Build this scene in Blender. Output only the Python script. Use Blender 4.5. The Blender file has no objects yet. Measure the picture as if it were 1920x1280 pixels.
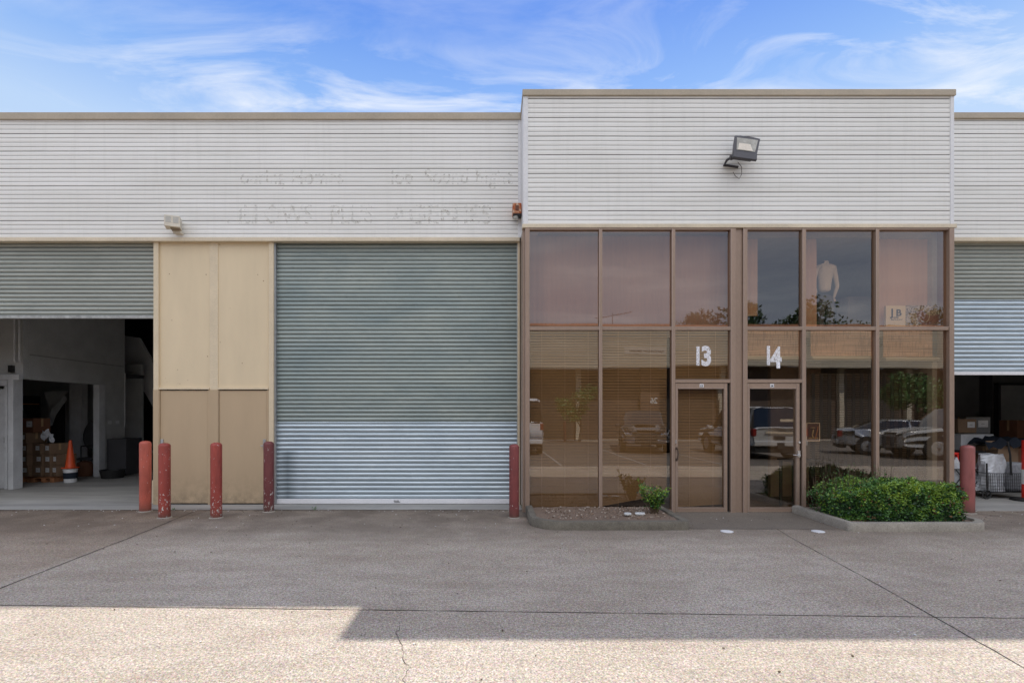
import bpy, math, random
from mathutils import Vector, Matrix, noise as mnoise
R = math.radians
random.seed(7)
sc = bpy.context.scene
COL = sc.collection

# ------------------------------------------------------------------ camera model
F = 950.0; VX = 925.0; HY = 775.0; CH = 1.6          # focal length, vanishing point (1920 px wide picture), eye height
def PX(px, Y): return (px - VX) * Y / F
def PZ(py, Y): return CH - (py - HY) * Y / F
def GY(py, z=0.0): return (CH - z) * F / (py - HY)

# ------------------------------------------------------------------ materials
def mat(name):
    m = bpy.data.materials.new(name); m.use_nodes = True
    nt = m.node_tree; nt.nodes.clear()
    return m, nt
def nd(nt, typ, **kw):
    n = nt.nodes.new(typ)
    for k, v in kw.items():
        if k.startswith('i_'):
            n.inputs[k[2:].replace('_', ' ')].default_value = v
        else: setattr(n, k, v)
    return n
def lk(nt, a, b): nt.links.new(a, b)
def c4(c): return (c[0], c[1], c[2], 1.0)
def coords(nt, scale=(1,1,1), rnd=False, loc=(0,0,0)):
    g = nd(nt, 'ShaderNodeNewGeometry')
    mp = nd(nt, 'ShaderNodeMapping'); mp.inputs['Scale'].default_value = scale; mp.inputs['Location'].default_value = loc
    lk(nt, g.outputs['Position'], mp.inputs['Vector'])
    return mp.outputs['Vector']
def noise(nt, vec, scale, detail=4, rough=0.55, dist=0.0):
    n = nd(nt, 'ShaderNodeTexNoise'); n.inputs['Scale'].default_value = scale
    n.inputs['Detail'].default_value = detail; n.inputs['Roughness'].default_value = rough; n.inputs['Distortion'].default_value = dist
    lk(nt, vec, n.inputs['Vector']); return n.outputs['Fac']
def ramp(nt, fac, stops):
    r = nd(nt, 'ShaderNodeValToRGB'); e = r.color_ramp.elements
    while len(e) < len(stops): e.new(0.5)
    for i, (p, c) in enumerate(stops):
        e[i].position = p; e[i].color = c4(c) if not isinstance(c, (int, float)) else (c, c, c, 1)
    lk(nt, fac, r.inputs['Fac']); return r.outputs['Color']
def mix(nt, fac, a, b, typ='MIX'):
    m = nd(nt, 'ShaderNodeMix', data_type='RGBA', blend_type=typ)
    for s, v in ((0, fac), (6, a), (7, b)):
        if hasattr(v, 'is_linked') or hasattr(v, 'links'): lk(nt, v, m.inputs[s])
        elif s == 0: m.inputs[0].default_value = v
        else: m.inputs[s].default_value = c4(v)
    return m.outputs[2]
def math_(nt, op, a, b=None, c=None, clamp=False):
    m = nd(nt, 'ShaderNodeMath', operation=op); m.use_clamp = clamp
    for i, v in enumerate((a, b, c)):
        if v is None: continue
        if isinstance(v, (int, float)): m.inputs[i].default_value = v
        else: lk(nt, v, m.inputs[i])
    return m.outputs[0]
def bsdf(nt, color, rough=0.6, metal=0.0, bump=None, bstr=0.2, bdist=0.01, spec=0.5):
    p = nd(nt, 'ShaderNodeBsdfPrincipled')
    for k, v in (('Base Color', color), ('Roughness', rough), ('Metallic', metal)):
        if hasattr(v, 'is_linked') or hasattr(v, 'links'): lk(nt, v, p.inputs[k])
        else: p.inputs[k].default_value = c4(v) if k == 'Base Color' else v
    p.inputs['Specular IOR Level'].default_value = spec
    if bump is not None:
        b = nd(nt, 'ShaderNodeBump'); b.inputs['Strength'].default_value = bstr; b.inputs['Distance'].default_value = bdist
        lk(nt, bump, b.inputs['Height']); lk(nt, b.outputs[0], p.inputs['Normal'])
    o = nd(nt, 'ShaderNodeOutputMaterial'); lk(nt, p.outputs[0], o.inputs[0]); return p
def simple(name, c, rough=0.6, metal=0.0, var=0.18, scale=3.0, bump=0.15, bscale=40, stretch=(1,1,1), fine=0.08, spec=0.5):
    """painted / plain surface with soft blotches, fine grain and a little bump"""
    m, nt = mat(name)
    v = coords(nt, stretch)
    n1 = noise(nt, v, scale, 5, 0.6); n2 = noise(nt, v, bscale, 3, 0.6)
    d = tuple(x * (1 - var) for x in c); l = tuple(min(1, x * (1 + var * 0.7)) for x in c)
    col = ramp(nt, n1, [(0.3, d), (0.7, l)])
    col = mix(nt, fine * 2, col, ramp(nt, n2, [(0.3, tuple(x * .55 for x in c)), (0.7, tuple(min(1, x * 1.3) for x in c))]))
    bsdf(nt, col, rough, metal, n2, bump, 0.004, spec)
    return m
M = {}
# white horizontal cladding
m, nt = mat('white_cladding'); v = coords(nt); vs = coords(nt, (0.35, 1, 3.0)); vv = coords(nt, (6, 1, 0.35))
col = ramp(nt, noise(nt, vs, 1.1, 6, 0.6), [(0.3, (0.82, 0.81, 0.76)), (0.7, (0.92, 0.91, 0.87))])
col = mix(nt, ramp(nt, noise(nt, vv, 1.6, 5, 0.6), [(0.5, 0), (0.85, 0.18)]), col, (0.5, 0.49, 0.43))
col = mix(nt, ramp(nt, noise(nt, v, 26, 4, 0.7), [(0.68, 0), (0.8, 0.4)]), col, (0.42, 0.36, 0.27))
bsdf(nt, col, 0.5, 0.0, noise(nt, vs, 2.5, 3), 0.22, 0.03); M['clad'] = m
M['groove'] = simple('cladding_groove_grey', (0.46, 0.46, 0.44), 0.8)  # mid grey on the groove faces
M['groove_dark'] = simple('cladding_lap_blotch', (0.26, 0.25, 0.225), 0.85, var=0.75, scale=1.3)  # darker blotchy grey on the deeper grooves
M['trimwhite'] = simple('white_corner_trim', (0.80, 0.80, 0.80), 0.5, var=0.08)
M['cap'] = simple('parapet_cap_flashing', (0.46, 0.39, 0.29), 0.5, var=0.15, scale=1.5)
M['trim'] = simple('beige_trim', (0.72, 0.62, 0.46), 0.55, var=0.15, scale=2)
# beige panel with rust specks
def panel_mat(name, c, speck=True):
    m, nt = mat(name); v = coords(nt); vz = coords(nt, (2.2, 1, 0.5))
    col = ramp(nt, noise(nt, vz, 1.3, 5, 0.6), [(0.3, tuple(x * .945 for x in c)), (0.7, tuple(min(1, x * 1.04) for x in c))])
    g = nd(nt, 'ShaderNodeSeparateXYZ'); lk(nt, v, g.inputs[0])
    col = mix(nt, math_(nt, 'MULTIPLY', ramp(nt, g.outputs[2], [(0.0, .75), (.22, .25), (.6, 0)]), ramp(nt, noise(nt, v, 9, 5, .7), [(.4, 0), (.62, 1)])), col, (.22, .17, .11))
    if speck:
        vo = nd(nt, 'ShaderNodeTexVoronoi'); vo.inputs['Scale'].default_value = 7.0; lk(nt, coords(nt, (1.3, 1, 1)), vo.inputs['Vector'])
        gate = noise(nt, v, 2.6, 3)
        msk = math_(nt, 'MULTIPLY', ramp(nt, vo.outputs['Distance'], [(0.05, 1), (0.10, 0)]), ramp(nt, gate, [(0.5, 0), (0.58, 1)]))
        col = mix(nt, msk, col, (0.30, 0.17, 0.07))
    bsdf(nt, col, 0.6, 0, noise(nt, v, 12, 3), 0.12, 0.01); return m
M['panel'] = panel_mat('beige_painted_panel', (0.76, 0.625, 0.42))
M['tandoor'] = panel_mat('tan_painted_door', (0.53, 0.40, 0.255), False)
M['paneltrim'] = simple('beige_panel_trim', (0.74, 0.62, 0.435), 0.55, var=0.1)
# roller door steel
def shutter_mat(name, c, c2, metal, rough, dots=True, stain=False):
    m, nt = mat(name); v = coords(nt); vb = coords(nt, (0.8, 1, 2.0)); vh = coords(nt, (5, 1, 40))
    col = ramp(nt, noise(nt, vb, 0.9, 6, 0.62, 0.6), [(0.3, c), (0.7, c2)])
    col = mix(nt, ramp(nt, noise(nt, vh, 1.2, 4, 0.7), [(0.5, 0), (0.72, 0.32)]), col, tuple(x * .5 for x in c))
    if dots: col = mix(nt, ramp(nt, noise(nt, coords(nt, (1, 1, 1.6)), 11, 3, 0.7), [(0.66, 0), (0.75, 0.55)]), col, tuple(x * .35 for x in c))
    if stain:
        g = nd(nt, 'ShaderNodeSeparateXYZ'); lk(nt, v, g.inputs[0])
        sx = math_(nt, 'MULTIPLY', math_(nt, 'SUBTRACT', 1.0, math_(nt, 'MULTIPLY', math_(nt, 'ABSOLUTE', math_(nt, 'SUBTRACT', g.outputs[0], -3.62)), 5.0), clamp=True), 
                   ramp(nt, g.outputs[2], [(0.0, 1), (0.9, 1), (1.0, 0)]))
        col = mix(nt, math_(nt, 'MULTIPLY', sx, 0.65), col, (0.07, 0.10, 0.12))
    bsdf(nt, col, rough, metal, noise(nt, v, 30, 3), 0.12, 0.004); return m
M['shut_old'] = shutter_mat('aged_galvanised_slats', (0.29, 0.355, 0.35), (0.43, 0.48, 0.44), 0.3, 0.42)
M['shut_olive'] = shutter_mat('weathered_olive_grey_slats', (0.34, 0.36, 0.32), (0.44, 0.46, 0.41), 0.3, 0.45)
M['shut_new'] = shutter_mat('bright_galvanised_slats', (0.52, 0.61, 0.67), (0.68, 0.77, 0.82), 0.55, 0.34, True, True)
M['joint_new'] = simple('slat_joint_shade', (0.17, 0.22, 0.25), 0.6, 0.3); M['joint_old'] = simple('old_slat_joint_shade', (0.085, 0.105, 0.10), 0.7, 0.2)  # shade between the slats painted as a darker joint colour
M['rail'] = simple('pale_aluminium_rail', (0.88, 0.88, 0.90), 0.4, 0.0, var=0.05)
M['railgrey'] = simple('scuffed_grey_rail', (0.42, 0.43, 0.41), 0.5, 0.3, var=0.4, scale=9)
M['bronze'] = simple('bronze_anodised_aluminium', (0.37, 0.265, 0.20), 0.42, 0.2, var=0.12, scale=1.4, bump=0.05, stretch=(1, 1, .4))
M['bronzelit'] = simple('bronze_edge_highlight', (0.43, 0.33, 0.27), 0.4, 0.3, var=0.1)  # lighter copy of the bronze for painted edge highlights
M['bronzedark'] = simple('bronze_shadow_gap', (0.10, 0.065, 0.045), 0.6, 0.1)
M['black'] = simple('black_rubber', (0.018, 0.018, 0.018), 0.6)
M['white'] = simple('white_vinyl', (0.82, 0.82, 0.84), 0.5, var=0.1, scale=20)
M['ink'] = simple('black_ink', (0.02, 0.02, 0.02), 0.6)
M['chrome'] = simple('chromed_metal', (0.75, 0.76, 0.78), 0.2, 0.9, var=0.05)
M['steel'] = simple('grey_steel', (0.45, 0.46, 0.47), 0.4, 0.6)
# white vinyl number with cracked gaps
m, nt = mat('cracked_white_vinyl'); v = coords(nt)
vo = nd(nt, 'ShaderNodeTexVoronoi', feature='DISTANCE_TO_EDGE'); vo.inputs['Scale'].default_value = 24; lk(nt, v, vo.inputs['Vector'])
p = bsdf(nt, (0.85, 0.85, 0.88), 0.5); tr = nd(nt, 'ShaderNodeBsdfTransparent'); ms = nd(nt, 'ShaderNodeMixShader')
lk(nt, ramp(nt, vo.outputs['Distance'], [(0.015, 0.25), (0.045, 1)]), ms.inputs[0]); lk(nt, tr.outputs[0], ms.inputs[1]); lk(nt, p.outputs[0], ms.inputs[2])
o = [n for n in nt.nodes if n.type == 'OUTPUT_MATERIAL'][0]; lk(nt, ms.outputs[0], o.inputs[0]); M['vinyl'] = m
# tinted reflective glass
def glass_mat(name, tint, refl, gcol=(1, 1, 1), wav=0.02):
    m, nt = mat(name)
    t = nd(nt, 'ShaderNodeBsdfTransparent'); t.inputs[0].default_value = c4(tint)
    g = nd(nt, 'ShaderNodeBsdfGlossy'); g.inputs['Roughness'].default_value = 0.0; g.inputs['Color'].default_value = c4(gcol)
    b = nd(nt, 'ShaderNodeBump'); b.inputs['Strength'].default_value = wav; b.inputs['Distance'].default_value = 0.02
    lk(nt, noise(nt, coords(nt), 1.7, 1), b.inputs['Height']); lk(nt, b.outputs[0], g.inputs['Normal'])
    lw = nd(nt, 'ShaderNodeLayerWeight'); lw.inputs['Blend'].default_value = 0.25
    fac = math_(nt, 'ADD', refl, math_(nt, 'MULTIPLY', lw.outputs['Fresnel'], 0.35), clamp=True)
    ms = nd(nt, 'ShaderNodeMixShader'); lk(nt, fac, ms.inputs[0]); lk(nt, t.outputs[0], ms.inputs[1]); lk(nt, g.outputs[0], ms.inputs[2])
    o = nd(nt, 'ShaderNodeOutputMaterial'); lk(nt, ms.outputs[0], o.inputs[0]); return m
M['glass'] = glass_mat('bronze_tinted_glass', (0.78, 0.65, 0.51), 0.165, (0.97, 0.95, 0.92))
M['carglass'] = simple('dark_car_glass', (0.012, 0.014, 0.016), 0.05, 0.0, var=0.02, bump=0.0, spec=1.0)
# soft furnishings
def fabric(name, c, vscale=9.0, trans=0.0):
    m, nt = mat(name); v = coords(nt, (1, 1, 0.04))
    n = noise(nt, v, vscale, 4, 0.6)
    col = ramp(nt, n, [(0.3, tuple(x * .9 for x in c)), (0.7, c)])
    bsdf(nt, col, 0.9, 0, n, 0.15, 0.02); return m
M['curtain'] = fabric('pale_pink_curtain', (0.55, 0.39, 0.36), 5)
M['curtain2'] = fabric('peach_curtain', (0.80, 0.58, 0.47), 6)
M['blind'] = simple('tan_venetian_slat', (0.40, 0.30, 0.175), 0.6, var=0.12)
# bamboo
m, nt = mat('woven_bamboo'); v = coords(nt, (1, 1, 60)); n = noise(nt, v, 1.5, 3)
col = ramp(nt, n, [(0.35, (0.50, 0.29, 0.16)), (0.6, (0.95, 0.64, 0.42))])
col = mix(nt, ramp(nt, noise(nt, coords(nt, (60, 1, 6)), 1, 3), [(0.52, 0), (0.6, 0.6)]), col, (0.35, 0.16, 0.08))
bsdf(nt, col, 0.7); M['bamboo'] = m
# bollard paint
def bollard_mat(name, c, chips):
    m, nt = mat(name); v = coords(nt, (1, 1, 0.6)); g = nd(nt, 'ShaderNodeNewGeometry'); s = nd(nt, 'ShaderNodeSeparateXYZ'); lk(nt, g.outputs['Position'], s.inputs[0])
    col = ramp(nt, noise(nt, v, 6, 5), [(0.3, tuple(x * .8 for x in c)), (0.7, tuple(x * 1.12 for x in c))])
    low = ramp(nt, s.outputs[2], [(0.0, 1), (0.65, 0)])
    n = noise(nt, v, 30, 6, 0.68)
    thr = math_(nt, 'ADD', n, math_(nt, 'MULTIPLY', low, 0.10 * chips))
    msk = ramp(nt, thr, [(0.665 - 0.02 * chips, 0), (0.685 - 0.02 * chips, 1)])
    inner = ramp(nt, noise(nt, v, 60, 2), [(0.45, (0.30, 0.30, 0.30)), (0.5, (0.62, 0.55, 0.47)), (0.6, (0.75, 0.73, 0.70))])
    col = mix(nt, msk, col, inner)
    col = mix(nt, ramp(nt, s.outputs[2], [(0.0, .8), (.07, .35), (.2, 0)]), col, (.10, .07, .05))
    col = mix(nt, ramp(nt, noise(nt, coords(nt, (3, 3, .5)), 9, 5, .7), [(.52, 0), (.7, .45)]), col, tuple(x * .4 for x in c))
    bsdf(nt, col, 0.5, 0, math_(nt, 'MULTIPLY', msk, -1.0), 0.4, 0.003); return m
M['bol_orange'] = bollard_mat('faded_orange_red_paint', (0.52, 0.115, 0.075), 0.3)
M['bol_red'] = bollard_mat('chipped_red_paint', (0.36, 0.062, 0.045), 0.95)
M['bol_maroon'] = bollard_mat('chipped_maroon_paint', (0.185, 0.048, 0.048), 0.9)
M['bol_brick'] = bollard_mat('maroon_paint', (0.24, 0.055, 0.052), 0.3)
M['bol_pink'] = bollard_mat('smooth_brick_red_paint', (0.33, 0.105, 0.092), -0.8)
# ground
m, nt = mat('exposed_aggregate_concrete'); v = coords(nt)
g = nd(nt, 'ShaderNodeSeparateXYZ'); lk(nt, v, g.inputs[0])
base = ramp(nt, noise(nt, v, 0.55, 7, 0.62), [(0.28, (0.355, 0.295, 0.23)), (0.72, (0.52, 0.45, 0.37))])
base = mix(nt, ramp(nt, noise(nt, coords(nt, (0.5, 2.2, 1)), 1.5, 5, 0.6), [(0.42, 0), (0.75, 0.5)]), base, (0.27, 0.21, 0.155))
agg = noise(nt, v, 80, 4, 0.75)
vo = nd(nt, 'ShaderNodeTexVoronoi'); vo.inputs['Scale'].default_value = 130; lk(nt, v, vo.inputs['Vector'])
base = mix(nt, ramp(nt, noise(nt, v, 4.5, 5, 0.65, 0.4), [(0.48, 0), (0.68, 0.4)]), base, (0.27, 0.225, 0.18))
base = mix(nt, 0.85, base, ramp(nt, agg, [(0.34, 0.10), (0.46, 0.44), (0.56, 0.60), (0.68, 1.0)]), 'OVERLAY')
base = mix(nt, 0.22, base, vo.outputs['Color'], 'SOFT_LIGHT')
base = mix(nt, 0.62, base, ramp(nt, noise(nt, v, 36, 6, 0.8), [(0.36, 0.22), (0.5, 0.52), (0.64, 0.86)]), 'OVERLAY')
base = mix(nt, ramp(nt, noise(nt, v, 38, 2, 0.5, 0.5), [(0.66, 0), (0.72, 0.5)]), base, (0.10, 0.08, 0.065))
# damp, mossy apron along the building and warm patch left of the joint
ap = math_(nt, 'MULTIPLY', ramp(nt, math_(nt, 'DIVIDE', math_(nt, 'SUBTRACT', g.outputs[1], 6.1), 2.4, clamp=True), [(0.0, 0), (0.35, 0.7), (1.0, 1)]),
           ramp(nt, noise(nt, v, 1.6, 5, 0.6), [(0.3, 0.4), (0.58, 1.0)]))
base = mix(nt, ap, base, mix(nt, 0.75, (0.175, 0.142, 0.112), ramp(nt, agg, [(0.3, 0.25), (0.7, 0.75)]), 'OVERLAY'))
wl = ramp(nt, math_(nt, 'MULTIPLY', math_(nt, 'ADD', g.outputs[0], 4.6), -8.0, clamp=True), [(0, 0), (1, 0.35)])
base = mix(nt, wl, base, (0.62, 0.50, 0.40), 'MULTIPLY')
hb = math_(nt, 'ADD', math_(nt, 'MULTIPLY', agg, 0.7), math_(nt, 'MULTIPLY', vo.outputs['Distance'], 0.5))
bsdf(nt, base, 0.85, 0, hb, 0.5, 0.006, 0.2); M['ground'] = m
M['slab'] = simple('smooth_concrete_floor', (0.36, 0.35, 0.325), 0.6, var=0.4, scale=1.1, stretch=(0.5, 2.4, 1), bscale=25)
M['kerb'] = simple('weathered_concrete_kerb', (0.37, 0.335, 0.28), 0.85, var=0.4, scale=5, bscale=70, fine=0.28, bump=0.7)
M['kerbold'] = simple('mossy_concrete_kerb', (0.185, 0.165, 0.13), 0.9, var=0.5, scale=6, bscale=70, fine=0.28, bump=0.7)
M['crack'] = simple('joint_grime', (0.045, 0.038, 0.03), 0.95, var=0.5, scale=8)
M['pad'] = simple('dark_aggregate_pad', (0.20, 0.168, 0.132), 0.85, var=0.5, scale=3, bscale=90, fine=0.4, bump=0.8)
M['soil'] = simple('dry_soil_and_litter', (0.23, 0.165, 0.12), 0.95, var=0.5, scale=14, bscale=80, fine=0.4, bump=1.0)
M['road'] = M['ground']
# interior
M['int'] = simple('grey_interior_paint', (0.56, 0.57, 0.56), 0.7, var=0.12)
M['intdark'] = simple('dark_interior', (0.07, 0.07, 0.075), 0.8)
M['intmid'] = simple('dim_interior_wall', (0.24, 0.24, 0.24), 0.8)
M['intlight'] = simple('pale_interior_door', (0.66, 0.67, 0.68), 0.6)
M['card'] = simple('cardboard', (0.26, 0.17, 0.105), 0.8, var=0.15, scale=6)
M['card2'] = simple('brown_cardboard', (0.22, 0.095, 0.05), 0.8, var=0.15, scale=6)
M['tape'] = simple('packing_tape', (0.5, 0.33, 0.17), 0.35)
M['paper'] = simple('white_paper', (0.78, 0.78, 0.78), 0.7)
M['orange'] = simple('orange_plastic', (0.85, 0.11, 0.03), 0.45)
M['pallet'] = simple('rough_pallet_wood', (0.45, 0.20, 0.09), 0.8, var=0.4, scale=8)
M['foil'] = simple('silver_grey_plastic', (0.62, 0.64, 0.67), 0.35, 0.1, var=0.3, scale=8, bump=0.5, bscale=14)
M['redplastic'] = simple('red_plastic', (0.75, 0.03, 0.02), 0.4)
M['tail'] = simple('dark_red_lens', (.22, .015, .015), .2)
M['navy'] = simple('dark_navy_cloth', (0.015, 0.022, 0.035), 0.9)
M['mannequin'] = simple('matt_white_plastic', (0.90, 0.86, 0.80), 0.55, var=0.05)
M['trousers'] = simple('grey_blue_cloth', (0.16, 0.17, 0.20), 0.9)
M['wood'] = simple('copper_wood', (0.55, 0.25, 0.09), 0.5)
# leaves
def leafmat(name, c):
    m, nt = mat(name); v = coords(nt)
    col = ramp(nt, noise(nt, v, 9, 4, 0.7), [(0.3, tuple(x * .55 for x in c)), (0.55, c), (0.75, (c[0] * 2.0, c[1] * 1.5, c[2] * 1.1))])
    bsdf(nt, col, 0.42, 0, spec=0.5); return m
M['leaf'] = leafmat('hedge_leaf', (0.075, 0.19, 0.035))
M['leaf2'] = leafmat('bright_leaf', (0.22, 0.36, 0.04))
M['leaf3'] = leafmat('dark_leaf', (0.022, 0.065, 0.022))
M['treeleaf'] = leafmat('tree_leaf', (0.045, 0.085, 0.025))
M['twig'] = simple('twig_bark', (0.12, 0.08, 0.05), 0.9)
M['bark'] = simple('tree_bark', (0.13, 0.10, 0.075), 0.9, var=0.4, scale=9)

# ------------------------------------------------------------------ mesh builder
class MB:
    def __init__(s): s.v = []; s.f = []; s.mi = []; s.cur = 0
    def add(s, vs, fs):
        o = len(s.v); s.v += [tuple(x) for x in vs]; s.f += [tuple(i + o for i in f) for f in fs]; s.mi += [s.cur] * len(fs); return s
    def box(s, x0, x1, y0, y1, z0, z1, T=None):
        if x0 > x1: x0, x1 = x1, x0
        if y0 > y1: y0, y1 = y1, y0
        if z0 > z1: z0, z1 = z1, z0
        vs = [(x, y, z) for z in (z0, z1) for y in (y0, y1) for x in (x0, x1)]
        if T is not None: vs = [T @ Vector(q) for q in vs]
        return s.add(vs, [(0, 2, 3, 1), (4, 5, 7, 6), (0, 1, 5, 4), (2, 6, 7, 3), (0, 4, 6, 2), (1, 3, 7, 5)])
    def quad(s, a, b, c, d): return s.add([a, b, c, d], [(0, 1, 2, 3)])
    def tube(s, pts, r, n=8, cap=True):
        pts = [Vector(p) for p in pts]; rr = r if isinstance(r, (list, tuple)) else [r] * len(pts); vs = []; fs = []
        for i, p in enumerate(pts):
            t = (pts[min(i + 1, len(pts) - 1)] - pts[max(i - 1, 0)]).normalized()
            u = t.orthogonal().normalized() if i == 0 else (u - t * u.dot(t)).normalized()
            w = t.cross(u)
            for k in range(n):
                a = 2 * math.pi * k / n; vs.append(p + (u * math.cos(a) + w * math.sin(a)) * rr[i])
        for i in range(len(pts) - 1):
            for k in range(n):
                a = i * n + k; b = i * n + (k + 1) % n; fs.append((a, b, b + n, a + n))
        if cap: fs += [tuple(range(n))[::-1], tuple(range((len(pts) - 1) * n, len(pts) * n))]
        return s.add(vs, fs)
    def lathe(s, prof, n=24, c=(0, 0, 0), T=None):
        vs = []; fs = []
        for (r, z) in prof:
            for k in range(n):
                a = 2 * math.pi * k / n; vs.append(Vector((r * math.cos(a), r * math.sin(a), z)))
        if T is not None: vs = [T @ q for q in vs]
        vs = [q + Vector(c) for q in vs]
        for i in range(len(prof) - 1):
            for k in range(n):
                a = i * n + k; b = i * n + (k + 1) % n; fs.append((a, b, b + n, a + n))
        fs += [tuple(range(n))[::-1], tuple(range((len(prof) - 1) * n, len(prof) * n))]
        return s.add(vs, fs)
    def prism(s, poly, axis, a, b):
        """poly = 2D points; axis 'y': (x,z) extruded a..b along y; 'z': (x,y); 'x': (y,z)"""
        def P(p, t): return {'y': (p[0], t, p[1]), 'z': (p[0], p[1], t), 'x': (t, p[0], p[1])}[axis]
        n = len(poly); vs = [P(p, a) for p in poly] + [P(p, b) for p in poly]
        fs = [tuple(range(n))[::-1], tuple(range(n, 2 * n))] + [(i, (i + 1) % n, n + (i + 1) % n, n + i) for i in range(n)]
        return s.add(vs, fs)
    def extrude_profile(s, prof, x0, x1, nx=1, jit=0.0):
        """prof = [(y,z)...] open profile swept along x"""
        vs = []; n = len(prof)
        for i in range(nx + 1):
            x = x0 + (x1 - x0) * i / nx
            for (y, z) in prof:
                vs.append((x, y + (mnoise.noise(Vector((x * .9, z * 2.5, 1.3))) * jit if jit else 0), z))
        fs = [(i * n + k, i * n + k + 1, (i + 1) * n + k + 1, (i + 1) * n + k) for i in range(nx) for k in range(n - 1)]
        return s.add(vs, fs)
    def build(s, name, m, parent=None, bevel=0.0, smooth=False, origin=None, local=False):
        import bmesh
        me = bpy.data.meshes.new(name)
        if parent is None:
            if origin is None:
                xs = [q[0] for q in s.v]; ys = [q[1] for q in s.v]; zs = [q[2] for q in s.v]
                origin = ((min(xs) + max(xs)) / 2, (min(ys) + max(ys)) / 2, min(zs))
            off = Vector(origin)
        else: off = Vector((0, 0, 0)) if local else wloc(parent)
        me.from_pydata([tuple(Vector(q) - off) for q in s.v], [], s.f); me.validate()
        ms = m if isinstance(m, (list, tuple)) else [m]
        for q in ms: me.materials.append(q)
        if len(ms) > 1:
            for p, i in zip(me.polygons, s.mi): p.material_index = i
        bm = bmesh.new(); bm.from_mesh(me); bmesh.ops.recalc_face_normals(bm, faces=bm.faces); bm.to_mesh(me); bm.free()
        if smooth:
            me.shade_smooth(); me.set_sharp_from_angle(angle=R(38))
        o = bpy.data.objects.new(name, me); COL.objects.link(o)
        if parent: o.parent = parent
        else: o.location = off
        if bevel:
            b = o.modifiers.new('bevel', 'BEVEL'); b.width = bevel; b.segments = 2; b.limit_method = 'ANGLE'
        return o
def wloc(o):
    v = Vector((0, 0, 0))
    while o: v = v + o.location; o = o.parent
    return v
def tag(o, label=None, cat=None, group=None, kind=None):
    if label: o['label'] = label
    if cat: o['category'] = cat
    if group: o['group'] = group
    if kind: o['kind'] = kind
    return o
def thing(name, label, cat, loc=(0, 0, 0), rz=0.0, group=None):
    o = bpy.data.objects.new(name, None); o.empty_display_size = 0.2; COL.objects.link(o)
    o.location = loc; o.rotation_euler = (0, 0, rz); return tag(o, label, cat, group)
def B(name, m, parent, *boxes, bevel=0.0, local=False):
    mb = MB()
    for b in boxes: mb.box(*b)
    return mb.build(name, m, parent, bevel=bevel, local=local)
def text(name, s, size, loc, m, parent, sx=1.0, bold=0.0, face=-1, local=False, align='LEFT'):
    cu = bpy.data.curves.new(name, 'FONT'); cu.body = s; cu.size = size; cu.offset = bold; cu.align_x = align
    t = bpy.data.objects.new(name, cu); me = bpy.data.meshes.new_from_object(t); bpy.data.objects.remove(t)
    off = Vector((0, 0, 0)) if (local or parent is None) else wloc(parent)
    for v in me.vertices:
        x, y = v.co.x * sx, v.co.y
        v.co = (Vector((x, 0, y)) if face < 0 else Vector((-x, 0, y))) + Vector(loc) - off
    me.materials.clear(); me.materials.append(m); me.name = name
    o = bpy.data.objects.new(name, me); COL.objects.link(o)
    if parent: o.parent = parent
    return o

# ================================================================== SETTING
gr = MB(); gr.quad((-250, -250, 0), (250, -250, 0), (250, 250, 0), (-250, 250, 0))
tag(gr.build('ground', M['ground'], origin=(0, 0, 0)), kind='structure')
# saw-cut joints and cracks in the paving
def strip(pts, w, z=0.003, jit=0.004, step=0.12):
    mb = MB(); P = []
    for (a, b) in zip(pts[:-1], pts[1:]):
        a = Vector(a); b = Vector(b); n = max(1, int((b - a).length / step))
        P += [a.lerp(b, i / n) for i in range(n)]
    P.append(Vector(pts[-1])); vs = []
    for i, p in enumerate(P):
        t = (P[min(i + 1, len(P) - 1)] - P[max(i - 1, 0)]).normalized(); nn = Vector((-t.y, t.x))
        q = p + nn * random.uniform(-jit, jit); ww = w * random.uniform(0.4, 1.25) / 2
        vs += [(q.x + nn.x * ww, q.y + nn.y * ww, z), (q.x - nn.x * ww, q.y - nn.y * ww, z)]
    mb.add(vs, [(2 * i, 2 * i + 1, 2 * i + 3, 2 * i + 2) for i in range(len(P) - 1)])
    return mb
for pts, w, j, z in (([(-4.45, 3.0), (-4.52, 4.63), (-4.72, 6.9), (-4.9, 8.3)], 0.016, 0.006, .003),
               ([(-9, 4.36), (-4.1, 4.23), (4.2, 3.96), (12, 3.7)], 0.009, 0.003, .0035),
               ([(3.25, 2.6), (3.36, 3.3), (3.62, 4.9), (3.85, 6.6), (3.95, 7.1)], 0.009, 0.004, .003)):
    tag(strip(pts, w, z, j).build('paving_joint', M['crack']), kind='structure')
tag(strip([(-0.72, 3.9), (-0.70, 3.65), (-0.62, 3.5), (-0.60, 3.3), (-0.52, 3.2), (-0.54, 3.05), (-0.45, 2.9), (-0.44, 2.6)], 0.0035, 0.003, 0.012, 0.05).build('paving_crack', M['crack']), kind='structure')
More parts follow.
